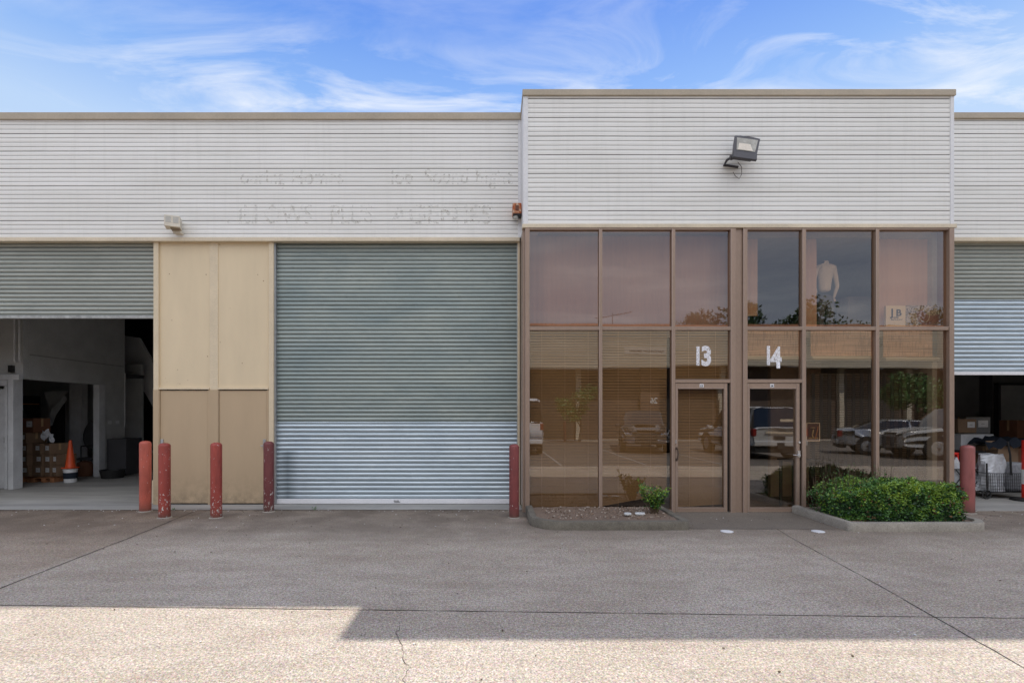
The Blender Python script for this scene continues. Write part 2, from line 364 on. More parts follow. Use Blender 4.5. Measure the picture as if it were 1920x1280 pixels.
# thresholds / interior slabs
XL0, XR1 = -22.0, 26.0
sl = MB(); sl.box(XL0, PX(976, 8.9), 8.42, 24, -0.2, 0.012); tag(sl.build('warehouse_floor', M['slab'], bevel=0.004), kind='structure')
sl = MB(); sl.box(7.44, XR1, 8.32, 24, -0.2, 0.012); tag(sl.build('neighbour_floor', M['slab'], bevel=0.004), kind='structure')
tag(strip([(XL0, 8.415), (.42, 8.415)], 0.022, 0.004, 0.010, 0.09).build('threshold_gap', M['crack']), kind='structure')
pd = MB(); pd.quad((2.74, 7.02, .004), (4.78, 7.02, .004), (4.85, 8.3, .004), (2.74, 8.3, .004)); tag(pd.build('entry_pad', M['pad']), kind='structure')
asm = simple('worn_yard_asphalt', (0.155, 0.13, 0.105), 0.85, var=0.3, scale=0.5, bscale=60, fine=0.25, bump=0.4)
ya = MB(); ya.quad((-60, -13.2, .004), (60, -13.2, .004), (60, 0.9, .004), (-60, 0.9, .004)); tag(ya.build('yard_road', asm, origin=(0, -6, 0)), kind='structure')
# parking lines behind the viewer (seen mirrored in the glass)
worn = simple('worn_line_paint', (.36, .34, .31), .8, var=.5, scale=12)
for x in (-3.1, -0.5, 2.1, 4.7, 7.35, 11.0):
    pl = MB(); pl.box(x - .035, x + .035, -5.5, 0.8, 0.001, 0.008); tag(pl.build('parking_line', worn), kind='structure')

# ================================================================== OUR BUILDING
bld = thing('warehouse_building', 'white clad warehouse row with roller doors and a raised bronze glazed office bay', 'building', (0, 8.9, 0))
YL, YB = 8.80, 8.20
ZT_L, ZT_B = PZ(213, YL), PZ(170, YB)
def cladding(x0, x1, Y, z0, z1, period, name, seam=0, nx=40, label=None):
    mb = MB(); g1 = 0.013; z = z0; k = seam
    while z < z1 - 0.02:
        pz = min(period, z1 - z)
        top = z + pz; dark = (k % 4 == 0); gw = 0.0125 if dark else 0.009; d = 0.012 if dark else 0.008
        mb.cur = 0
        mb.extrude_profile([(Y + .001, z), (Y - .0025, z + (pz - gw) * .5), (Y, top - gw)], x0, x1, nx, 0.006)
        mb.cur = 2 if dark else 1
        mb.extrude_profile([(Y, top - gw), (Y + d, top - gw * .8), (Y + d, top - gw * .25), (Y, top)], x0, x1, nx, 0.006)
        z = top; k += 1
    o = mb.build(name, [M['clad'], M['groove'], M['groove_dark']], bld)
    if label: o['label'] = label
    return o
cz0 = PZ(446, YL)
cladding(XL0, PX(972, YL), YL, cz0, PZ(224, YL), 0.0755, 'cladding_sheet', 1, 120)
cladding(PX(990, YB), PX(1781, YB), YB, PZ(421, YB), PZ(179, YB), 0.0755, 'cladding_sheet', 2, 60)
cladding(7.45, XR1, YL, cz0, PZ(222, YL), 0.0755, 'cladding_sheet', 1, 60)
# backing, caps, trims
B('parapet_wall', M['trimwhite'], bld, (XL0, PX(975, YL), YL + .02, YL + .16, 4.6, ZT_L - .02))
B('parapet_wall', M['trimwhite'], bld, (PX(983, YB), PX(1786, YB), YB + .02, YB + .5, 4.6, ZT_B - .02))
B('parapet_wall', M['trimwhite'], bld, (7.45, XR1, YL + .02, YL + .16, 4.6, ZT_L - .02))
B('cap_flashing', M['cap'], bld, (XL0, PX(977, YL), YL - .04, YL + .24, PZ(223.5, YL - .04), ZT_L), bevel=.006)
B('cap_flashing', M['cap'], bld, (PX(979.5, YB), PX(1789, YB), YB - .04, YB + .7, PZ(178.5, YB - .04), ZT_B), bevel=.006)
B('cap_flashing', M['cap'], bld, (7.47, XR1, YL - .04, YL + .24, PZ(221.5, YL - .04), ZT_L), bevel=.006)
B('eave_strip', M['trimwhite'], bld, (XL0, PX(972, YL), YL - .012, YL + .02, PZ(228, YL), PZ(224, YL)))
B('eave_strip', M['trimwhite'], bld, (PX(990, YB), PX(1781, YB), YB - .010, YB + .02, PZ(182, YB), PZ(179, YB)))
B('corner_trim', M['trimwhite'], bld, (PX(981, YB), PX(990, YB), YB - .016, YB + .64, PZ(421, YB), PZ(179, YB)), bevel=.003)
B('corner_trim', M['trimwhite'], bld, (PX(1781, YB), PX(1787.5, YB), YB - .016, YB + .64, PZ(421, YB), PZ(179, YB)), bevel=.003)
B('corner_trim', M['trimwhite'], bld, (PX(971.5, YL), PX(977, YL), YL - .014, YL + .05, cz0, PZ(224, YL)), bevel=.003)
B('fascia_trim', M['trim'], bld, (XL0, PX(974.5, YL), YL - .03, YL + .10, PZ(453, YL), cz0), bevel=.004)
B('fascia_trim', M['trim'], bld, (PX(979, YB), PX(1791, YB), YB - .035, YB + .12, PZ(428, YB), PZ(421, YB)), bevel=.004)
B('fascia_trim', M['trim'], bld, (7.45, XR1, YL - .03, YL + .10, PZ(453, YL), cz0), bevel=.004)
# roof, side and rear walls
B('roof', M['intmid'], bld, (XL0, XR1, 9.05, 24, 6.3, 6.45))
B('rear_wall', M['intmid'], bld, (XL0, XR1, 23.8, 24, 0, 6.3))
B('end_wall', M['panel'], bld, (XL0 - .2, XL0 - .01, 8.8, 24, 0, 6.6)); B('end_wall', M['panel'], bld, (XR1 + .01, XR1 + .2, 8.8, 24, 0, 6.6))
for X in (-5.7, PX(983, 9.2)): B('party_wall', M['int'], bld, (X, X + .14, 9.2, 23.8, 0.012, 6.3))
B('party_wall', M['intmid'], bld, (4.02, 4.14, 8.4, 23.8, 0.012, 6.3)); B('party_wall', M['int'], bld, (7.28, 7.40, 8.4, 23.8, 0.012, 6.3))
# unseen blocks added behind the fascia so no light leaks
B('leak_block', M['intdark'], bld, (XL0, PX(975, YL), YL + .17, YL + .30, 4.62, 6.3)); B('leak_block', M['intdark'], bld, (7.45, XR1, YL + .17, YL + .30, 4.62, 6.3))
# far flanking walls outside the picture
B('wall_panel', M['panel'], bld, (XL0, -10.3, 8.86, 9.1, 0.012, 4.60)); B('wall_panel', M['panel'], bld, (12.5, XR1, 8.86, 9.1, 0.012, 4.60))

# ---- beige infill between the two roller doors
YW = 8.86
def pxb(a, b, y0, y1, c, d, Y): return (PX(a, Y), PX(b, Y), y0, y1, PZ(d, Y), PZ(c, Y))
B('wall_panel', M['panel'], bld, pxb(299, 394, YW, YW + .1, 452, 727, YW)); B('wall_panel', M['panel'], bld, pxb(409, 507, YW, YW + .1, 452, 727, YW))
for a, b in ((290, 299.5), (393.5, 409.5), (505.5, 514.5)):
    mb = MB()
    mb.box(PX(a, YW), PX(b, YW), YW - (.012 if a == 393.5 else .035), YW + .2, 0.012, 4.60)
    mb.build('post', M['paneltrim'], bld, bevel=.004)
    if a < 500: B('painted_base', M['tandoor'], bld, (PX(a, YW) - .002, PX(b, YW) + .002, YW - (.015 if a > 300 else .038), YW - (.011 if a > 300 else .034), 0.014, PZ(730.5, YW)))
B('jamb', M['paneltrim'], bld, (PX(970.5, YW), PX(974.5, YW), YW - .04, YW + .2, 0.012, 4.60), bevel=.003)
B('jamb', M['bronzedark'], bld, (PX(975, YW), PX(979, YW), YW + .0, YW + .2, 0.012, 4.60))  # dark strip painted for the shaded gap beside the bay
B('jamb', M['steel'], bld, (PX(514.6, YW), PX(517, YW), YW - .01, YW + .2, 0.012, 4.60))
for a, b in ((301, 390), (412, 500.5)):
    tr_ = B('door_head', M['paneltrim'], bld, (PX(a - 2, YW), PX(b + 4, YW), YW - .028, YW + .05, PZ(730, YW), PZ(726.5, YW)), bevel=.002)
    dr = B('door', M['tandoor'], bld, (PX(a, YW), PX(b, YW), YW - .003, YW + .06, 0.035, PZ(732, YW)), bevel=.004)
    dr['label'] = 'flush tan access door, darker than the wall above it'
    B('door_frame', M['tandoor'], dr, (PX(a - 1.5, YW), PX(a - .4, YW), YW - .012, YW + .05, .014, PZ(731, YW)), (PX(b + .5, YW), PX(b + 4, YW), YW - .012, YW + .05, .014, PZ(731, YW)))
    hx = a + 3.5 if a < 350 else b - 4
    B('lock_plate', M['steel'], dr, (PX(hx - 2.5, YW), PX(hx + 2.5, YW), YW - .02, YW - .003, PZ(842, YW), PZ(823, YW)), bevel=.003)
    mb = MB(); mb.tube([(PX(hx, YW), YW - .02, 1.04), (PX(hx, YW), YW - .06, 1.04), (PX(hx + (9 if a < 350 else -5), YW), YW - .06, 1.04)], .009, 8); mb.build('handle', M['steel'], dr, smooth=True)
B('jamb', M['paneltrim'], bld, (7.44, 7.60, YW - .04, YW + .2, 0.012, 4.60), bevel=.003)
B('base_strip', M['crack'], bld, (PX(300, YW), PX(506, YW), YW - .001, YW + .02, .013, .034))

# ---- roller doors
def slats(x0, x1, Y, z0, z1, p, m, parent, name, nx=10):
    mb = MB(); z = z0; jm = M['joint_new'] if m is M['shut_new'] else M['joint_old']
    while z < z1 - .01:
        s = min(p, z1 - z) / p
        prof = [(Y, z), (Y - .004, z + .006 * s), (Y - .004, z + .012 * s), (Y, z + .017 * s), (Y - .006, z + .022 * s), (Y - .012, z + .032 * s), (Y - .0135, z + .044 * s), (Y - .011, z + .058 * s), (Y - .004, z + .069 * s), (Y, z + p * s)]
        mb.cur = 0; mb.extrude_profile(prof[3:9], x0, x1, nx, .008); mb.extrude_profile(prof[1:3], x0, x1, nx, .008)
        mb.cur = 1; mb.extrude_profile(prof[0:2], x0, x1, nx, .008); mb.extrude_profile(prof[2:4], x0, x1, nx, .008); mb.extrude_profile(prof[8:10], x0, x1, nx, .008); z += p
    return mb.build(name, [m, jm], parent, smooth=False)
YS = 8.93
main = thing('roller_door', None, None); main.parent = bld; main.location = Vector((-1.6, YS, 0)) - bld.location
main['label'] = 'closed roller door, dull green grey above and bright new slats below'
def roll(x0, x1, zbot, zsplit, upper, lower, railm, parent, railh=.075):
    if lower: slats(x0, x1, YS, zbot + railh, zsplit, .0775, lower, parent, 'lower_slats', 20)
    slats(x0, x1, YS, zsplit, 4.68, .0725, upper, parent, 'upper_slats', 24)
    return B('bottom_rail', railm, parent, (x0, x1, YS - .03, YS + .012, zbot, zbot + railh), bevel=.006)
rl = roll(PX(516, YS), PX(971, YS), .018, PZ(790, YS), M['shut_old'], M['shut_new'], M['rail'], main, .082)
B('sticker', M['white'], main, (PX(738.5, YS), PX(753.5, YS), YS - .0335, YS - .03, .035, .085))
text('sticker_print', 'ROLLER', .026, (PX(739, YS), YS - .035, .062), M['ink'], main, 1.0, .0009); text('sticker_print', 'DOORS', .024, (PX(740, YS), YS - .035, .04), M['ink'], main, 1.2, .0009)
B('end_guide', M['steel'], main, (PX(514.8, YS), PX(518, YS), YS - .05, YS - .02, .015, 4.62)); B('end_guide', M['steel'], main, (PX(968.8, YS), PX(971.2, YS), YS - .05, YS - .02, .015, 4.62))
left = thing('roller_door', None, None); left.parent = bld; left.location = Vector((-8.1, YS, 0)) - bld.location
left['label'] = 'weathered roller door raised above an open loading bay'
zb = PZ(597.5, YS); slats(-10.25, PX(290, YS), YS, zb + .06, 4.68, .0745, M['shut_olive'], left, 'upper_slats', 24)
B('bottom_rail', M['railgrey'], left, (-10.25, PX(290, YS), YS - .03, YS + .012, zb, zb + .055), bevel=.005)
right = thing('roller_door', None, None); right.parent = bld; right.location = Vector((10.3, YS, 0)) - bld.location
right['label'] = 'half raised roller door with bright lower slats'
zr = PZ(703, YS); roll(7.62, 12.45, zr, PZ(562, YS), M['shut_olive'], M['shut_new'], M['rail'], right, .06)

# ---- bay : return wall + curtain wall
B('corner_post', M['bronze'], bld, (PX(980, YB), PX(985, YB), YB + .03, YB + .7, 0, PZ(428.2, YB)), bevel=.003)
B('corner_post', M['bronze'], bld, (PX(985.3, YB), PX(993, YB), YB - .03, YB + .12, 0, PZ(428.2, YB)), bevel=.004)
B('corner_post', M['bronzelit'], bld, (PX(984.5, YB), PX(985.8, YB), YB - .024, YB + .02, 0.001, PZ(428.3, YB)))  # painted highlight strip down the corner post
B('corner_post', M['bronze'], bld, (PX(1777.5, YB), PX(1786.5, YB), YB - .03, YB + .70, 0, PZ(428.2, YB)), bevel=.004)
YG = YB + .03
def bar(mb, a, b, c, d, y0=YB - .022, y1=YB + .07): mb.box(PX(a, YB), PX(b, YB), y0, y1, PZ(d, YB), PZ(c, YB))
def office(name, vs, zones):
    """vs: vertical members (px a, px b, top, bottom); zones: horizontals (px a, px b, py a, py b)"""
    mb = MB()
    for a, b, c, d in vs: bar(mb, a, b, c, d)
    for a, b, c, d in zones: bar(mb, a, b, c, d, YB - .019, YB + .067)
    o = mb.build(name, M['bronze'], bld, bevel=.003)
    ed = MB()
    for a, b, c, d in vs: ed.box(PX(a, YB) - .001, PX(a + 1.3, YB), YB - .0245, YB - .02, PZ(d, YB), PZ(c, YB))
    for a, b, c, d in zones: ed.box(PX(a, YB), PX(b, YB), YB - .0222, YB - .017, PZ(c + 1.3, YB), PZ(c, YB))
    ed.build('frame_edge_highlight', M['bronzelit'], o)  # highlights painted as lighter strips along the frame members
    return o
f13 = office('window_frame', [(1123, 1129, 428, 957), (1259, 1265.5, 428, 963), (1369, 1378.5, 428, 966)],
             [(993, 1123, 428, 431.5), (1129, 1259, 428, 431.5), (1265.5, 1369, 428, 431.5), (993, 1123, 612.5, 619), (1129, 1259, 612.5, 619), (1265.5, 1369, 612.5, 619),
              (1265.5, 1369, 711, 717.5), (993, 1123, 955, 959.5), (1129, 1259, 955, 959.5)])
f13['label'] = 'bronze window framing around the unit 13 panes'
B('divider_panel', M['bronze'], bld, (PX(1379, YB), PX(1392, YB), YB + .01, YB + .10, 0, PZ(428.4, YB)))
f14 = office('window_frame', [(1392.5, 1400.5, 428, 966), (1503, 1510, 428, 966), (1640.5, 1647, 428, 957)],
             [(1400.5, 1503, 428, 431.5), (1510, 1640.5, 428, 431.5), (1647, 1777.5, 428, 431.5), (1400.5, 1503, 612.5, 619), (1510, 1640.5, 612.5, 619), (1647, 1777.5, 612.5, 619),
              (1400.5, 1503, 711, 717.5), (1510, 1640.5, 955, 959.5), (1647, 1777.5, 955, 959.5)])
f14['label'] = 'bronze window framing around the unit 14 panes'
def pane(fr, a, b, c, d, dx=0, dz=0):
    x0, x1, z0, z1 = PX(a, YB), PX(b, YB), PZ(d, YB), PZ(c, YB)
    mb = MB(); mb.quad((x0, YG - dx - dz, z0), (x1, YG + dx - dz, z0), (x1, YG + dx + dz, z1), (x0, YG - dx + dz, z1)); return mb.build('pane', M['glass'], fr)
for a, b, c, d in ((992.5, 1123.5, 431, 613), (1128.5, 1259.5, 431, 613), (1265, 1369.5, 431, 613), (992.5, 1123.5, 618.5, 956), (1128.5, 1259.5, 618.5, 956), (1265, 1369.5, 618.5, 711.5)):
    pane(f13, a, b, c, d, random.uniform(-.0012, .0012), random.uniform(-.0014, .0014))
for a, b, c, d in ((1400, 1503.5, 431, 613), (1509.5, 1641, 431, 613), (1646.5, 1778, 431, 613), (1400, 1503.5, 618.5, 711.5), (1509.5, 1641, 618.5, 956), (1646.5, 1778, 618.5, 956)):
    pane(f14, a, b, c, d, random.uniform(-.0012, .0012), random.uniform(-.0014, .0014))
B('sill', M['kerbold'], bld, (PX(993, YB), PX(1262, YB), YB - .01, YB + .2, 0, PZ(959.6, YB))); B('sill', M['kerbold'], bld, (PX(1510, YB), PX(1777, YB), YB - .01, YB + .2, 0, PZ(959.6, YB)))
B('door_step', M['pad'], bld, (PX(1266, YB), PX(1369, YB), YB - .03, YB + .3, 0, .012), (PX(1401, YB), PX(1503, YB), YB - .03, YB + .3, 0, .012))
# doors
def gdoor(L0, L1, g0, g1, num, handle):
    d = MB(); z0 = PZ(962, YB); z1 = PZ(718.2, YB); y0, y1 = YB - .008, YB + .045
    X = lambda p: PX(p, YB)
    d.box(X(L0), X(g0), y0, y1, z0, z1); d.box(X(g1), X(L1), y0, y1, z0, z1)
    d.box(X(g0), X(g1), y0, y1, PZ(728, YB), z1); d.box(X(g0), X(g1), y0, y1, z0, PZ(951, YB))
    o = d.build('glass_door', M['bronze'], bld, bevel=.003); o['label'] = 'bronze framed glass door marked %s on its head' % num
    ed = MB()
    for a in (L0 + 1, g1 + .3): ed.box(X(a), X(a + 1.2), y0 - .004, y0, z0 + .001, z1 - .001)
    ed.box(X(g0), X(g1), y0 - .003, y0, PZ(728.6, YB), PZ(727, YB)); ed.box(X(g0), X(g1), y0 - .003, y0, PZ(952.3, YB), PZ(951, YB)); ed.build('door_edge_highlight', M['bronzelit'], o)  # highlights painted as lighter strips on the door leaf
    q = MB(); q.quad((X(g0) - .003, YG, PZ(951.5, YB)), (X(g1) + .003, YG + .002, PZ(951.5, YB)), (X(g1) + .003, YG + .004, PZ(727.5, YB)), (X(g0) - .003, YG + .001, PZ(727.5, YB))); q.build('pane', M['glass'], o)
    B('dark_gap', M['black'], o, (X(L1 + .5), X(L1 + 4.5), YB + .03, YB + .06, z0, z1))
    cx = 1315 if num == '13' else 1447
    B('number_plate', M['white'], o, (X(cx - 3.6), X(cx + 3.6), y0 - .0045, y0 - .0005, PZ(726, YB), PZ(719.5, YB)))
    text('number_print', num, .052, (X(cx) - .026, y0 - .006, PZ(725.3, YB)), M['ink'], o, 0.85, .002)
    if handle == 'pull':
        h = MB(); xx = X(1267.8); h.tube([(xx, y0, PZ(840, YB)), (xx, y0 - .05, PZ(840, YB)), (xx + .01, y0 - .055, PZ(850, YB)), (xx, y0 - .05, PZ(861, YB)), (xx, y0, PZ(861, YB))], .011, 8)
        h.box(xx - .018, xx + .018, y0 - .008, y0 - .001, PZ(842.5, YB), PZ(837.5, YB)); h.box(xx - .018, xx + .018, y0 - .008, y0 - .001, PZ(863.5, YB), PZ(858.5, YB)); h.build('handle', M['bronzedark'], o, smooth=True)
        B('lock', M['chrome'], o, (X(1265.8), X(1267.6), y0 - .012, y0, PZ(831, YB), PZ(825, YB)), bevel=.002)
    else:
        h = MB(); xx = X(1496.5); h.box(xx - .02, xx + .02, y0 - .02, y0 - .001, PZ(856, YB), PZ(844.5, YB)); h.tube([(xx, y0 - .02, PZ(852.3, YB)), (xx, y0 - .055, PZ(852.3, YB)), (xx - .12, y0 - .055, PZ(852.3, YB))], .0085, 8); h.build('handle', M['chrome'], o, smooth=True)
        h = MB(); h.lathe([(.017, 0), (.017, .012), (.008, .014)], 14, (X(1498), y0, PZ(829, YB)), Matrix.Rotation(R(90), 4, 'X')); h.build('lock', M['chrome'], o, smooth=True)
        B('floor_closer', M['bronzedark'], o, (X(1495), X(1503), y0 - .03, y0 - .001, PZ(963, YB), PZ(951, YB)), bevel=.006)
gdoor(1266, 1363.5, 1271, 1357.5, '13', 'pull'); gdoor(1401, 1499, 1405.5, 1492.5, '14', 'lever')
# big numbers on the fanlights
Z0 = PZ(683.5, YB)
text('window_number', '1', .42, (PX(1300, YB), YG - .006, Z0), M['vinyl'], f13, .80, .012); text('window_number', '3', .42, (PX(1315.5, YB), YG - .006, Z0), M['vinyl'], f13, .84, .018)
text('window_number', '1', .42, (PX(1432.5, YB), YG - .006, PZ(682.5, YB)), M['vinyl'], f14, .80, .012); text('window_number', '4', .46, (PX(1447, YB), YG - .006, PZ(688, YB)), M['vinyl'], f14, .74, .018)

# ---- ghost lettering on the cladding
m, nt = mat('faded_letter_stain'); v = coords(nt, (1, 1, 1.6))
p = bsdf(nt, (0.58, 0.56, 0.50), 0.8); tr = nd(nt, 'ShaderNodeBsdfTransparent'); ms = nd(nt, 'ShaderNodeMixShader')
lk(nt, ramp(nt, noise(nt, v, 9, 4, 0.65), [(0.47, 0), (0.64, 0.42)]), ms.inputs[0]); lk(nt, tr.outputs[0], ms.inputs[1]); lk(nt, p.outputs[0], ms.inputs[2])
o = [n for n in nt.nodes if n.type == 'OUTPUT_MATERIAL'][0]; lk(nt, ms.outputs[0], o.inputs[0]); M['ghost'] = m
for (s, x, y, size, sx, b) in (('.', 425, 419, .46, .80, .006), ('ILLOWS', 446, 419, .46, .80, .006), ('PLUS', 618, 419, .46, .76, .006), ('AGEN', 733, 419, .46, .96, .006), ('IES', 868, 419, .46, .90, .006),
                               ('ouring', 450, 345, .37, .82, .003), ('Homes', 545, 345, .37, .86, .003), ('lop', 732, 345, .37, .86, .003), ('Sound', 795, 345, .37, .84, .003), ('hight', 890, 345, .37, .90, .003)):
    t_ = text('faded_lettering', s, size, (PX(x, YL), YL - .0075, PZ(y, YL)), M['ghost'], bld, sx, b)

# ================================================================== things on the facade
# floodlight
X0, Zf = PX(1394, 8.0), PZ(280, 8.0)
fl = thing('floodlight', 'large dark grey rectangular floodlight tilted on the white cladding above door 14', 'floodlight', (X0, 8.15, PZ(303, 8.1)))
T = Matrix.Translation(Vector((X0 + .01, 7.93, Zf))) @ Matrix.Rotation(R(-14), 4, 'X') @ Matrix.Rotation(R(9), 4, 'Y')
hb = MB(); fo = [(-.20, -.20), (.16, -.20), (.215, .19), (.10, .205), (-.10, .205), (-.19, .19)]
pts = [T @ Vector((x, .0, z)) for x, z in fo] + [T @ Vector((x * .8, .14, z * .7)) for x, z in fo]
n = len(fo); hb.add(pts, [tuple(range(n)), tuple(range(n, 2 * n))[::-1]] + [(i, n + i, n + (i + 1) % n, (i + 1) % n) for i in range(n)])
hb.box(-.20, .17, -.012, .03, -.225, -.10, T); hb.build('lamp_housing', simple('dark_grey_cast_metal', (.075, .072, .08), .45, .2), fl, bevel=.008)
ln = MB(); ln.add([T @ Vector(q) for q in ((-.15, -.006, -.08), (.135, -.006, -.08), (.175, -.006, .15), (-.155, -.006, .15))], [(0, 1, 2, 3)])
ln.build('lens', simple('pale_lamp_lens', (.42, .41, .36), .15, 0, var=.4, scale=8), fl)
rf = MB(); rf.add([T @ Vector(q) for q in ((-.13, -.009, -.07), (.10, -.009, -.07), (.06, -.009, .05), (-.12, -.009, .05))], [(0, 1, 2, 3)])
rf.build('reflector', simple('bright_reflector', (.80, .72, .60), .3), fl)
br = MB(); br.tube([(X0 - .20, 7.98, PZ(297, 8)), (X0 - .235, 8.05, PZ(297, 8)), (X0 - .23, 8.17, PZ(300, 8)), (X0, 8.18, PZ(303, 8))], .02, 8); br.lathe([(.035, -.02), (.045, 0), (.035, .03)], 14, (X0 - .205, 7.97, PZ(297, 8)), Matrix.Rotation(R(90), 4, 'Y')); br.build('bracket', simple('black_bracket', (.05, .045, .05), .5), fl, smooth=True)
cb = MB(); cb.tube([(X0 - .02, 8.14, PZ(302, 8.1)), (X0 + .03, 8.12, PZ(312, 8.1)), (X0 + .045, 8.15, PZ(324, 8.1)), (X0 + .01, 8.16, PZ(332, 8.1)), (X0 - .05, 8.17, PZ(326, 8.1)), (X0 - .08, 8.18, PZ(318, 8.1))], .005, 6); cb.build('cable', simple('grey_cable', (.25, .22, .2), .6), fl, smooth=True)
# cream box light on the left
X0, Z0 = PX(331, 8.72), PZ(422, 8.72)
bl = thing('bulkhead_light', 'small cream box light on the white cladding above the beige panels', 'wall light', (X0, 8.78, Z0 - .12))
T = Matrix.Translation(Vector((X0, 8.66, Z0))) @ Matrix.Rotation(R(22), 4, 'Z')
cream = simple('cream_plastic', (.72, .66, .54), .5)
mb = MB(); mb.box(-.13, .10, -.11, .08, -.085, .105, T); mb.build('lamp_housing', cream, bl, bevel=.008)
lensm = simple('frosted_lens', (.55, .53, .47), .3); mb = MB(); mb.box(-.11, -.03, -.114, -.109, -.02, .08, T); mb.build('lens', lensm, bl); mb = MB(); mb.box(.0, .08, -.114, -.109, -.02, .08, T); mb.build('lens', lensm, bl); mb = MB(); mb.box(.10, .104, -.03, .02, -.04, .03, T); mb.build('side_window', lensm, bl)
mb = MB(); mb.box(-.05, .10, -.06, .10, -.105, -.078, T); mb.build('base', simple('brown_grime', (.30, .24, .17), .7), bl, bevel=.01)
B('mount', cream, bl, (X0 - .05, X0 + .08, 8.70, 8.79, Z0 - .145, Z0 - .10), bevel=.004)
# rusted sensor light
X0, Z0 = PX(969.5, 8.6), PZ(392, 8.6)
rl = thing('sensor_light', 'rusty orange box light with glass bulb beside the corner of the raised bay', 'wall light', (X0, 8.75, Z0 - .12))
m, nt = mat('flaking_rust'); nn = noise(nt, coords(nt), 18, 5, .7)
bsdf(nt, ramp(nt, nn, [(.35, (.34, .05, .015)), (.5, (.50, .16, .06)), (.62, (.66, .50, .36))]), .8, 0, nn, .5, .01); M['rust'] = m
B('lamp_housing', M['rust'], rl, (X0 - .075, X0 + .075, 8.58, 8.78, Z0 - .08, Z0 + .10), bevel=.012)
B('lens', simple('brown_lens', (.16, .05, .02), .3), rl, (X0 - .03, X0 + .03, 8.572, 8.582, Z0 - .03, Z0 + .055), bevel=.003)
B('collar', M['black'], rl, (X0 - .07, X0 + .07, 8.585, 8.75, Z0 - .11, Z0 - .078), bevel=.008)
mb = MB(); mb.lathe([(.002, -.165), (.025, -.16), (.042, -.14), (.045, -.12), (.04, -.108)], 16, (X0 - .02, 8.64, Z0)); mb.build('bulb', simple('dusty_glass', (.5, .5, .46), .15), rl, smooth=True)

# bollards
def bollard(px, py_base, py_top, diam_px, m, label):
    Y = GY(py_base, 0.0) + .05; x = PX(px, Y); r = diam_px * Y / F / 2; h = PZ(py_top, Y)
    t = thing('bollard', label, 'bollard', (x, Y, 0), group='red steel bollards in front of the building')
    mb = MB(); mb.lathe([(r, -.05), (r, h - .05), (r * .97, h - .035), (r * .8, h - .015), (r * .45, h - .003), (.004, h)], 32); mb.build('post', m, t, smooth=True, local=True)
    mb = MB(); pr = [(r * 1.28, 0.0), (r * 1.24, .006), (r * 1.02, .012)]; mb.lathe(pr, 20); mb.build('footing', M['kerb'], t, smooth=True, local=True)
bollard(272.5, 959, 826, 19.5, M['bol_orange'], 'orange-red bollard with few chips at the edge of the open loading bay')
bollard(308.5, 971, 830, 20, M['bol_red'], 'chipped red bollard in front of the left tan door, grey flakes near its foot')
bollard(405.5, 971, 829, 20, M['bol_red'], 'chipped red bollard standing before the post between the two tan doors')
bollard(504, 959.5, 827, 18.5, M['bol_maroon'], 'dark maroon bollard with large pale flakes at the left edge of the closed roller door')
bollard(964, 971, 832, 18.5, M['bol_brick'], 'maroon bollard between the closed roller door and the left planter')
bollard(1814, 962, 834, 21.5, M['bol_pink'], 'clean brick red bollard behind the right end of the hedge')

# drain covers
for px, lab in ((1363, 'white round cover in the paving in front of door 13'), (1534, 'white round cover in the paving left of the hedge planter')):
    Y = GY(996); mb = MB(); mb.lathe([(.082, 0.0), (.082, .006), (.078, .008), (.0, .0085)], 28, (PX(px, Y), Y, 0)); tag(mb.build('drain_cover', simple('white_plastic_cover', (.80, .80, .80), .5), smooth=True), lab, 'drain cover', 'white round covers in the paving')

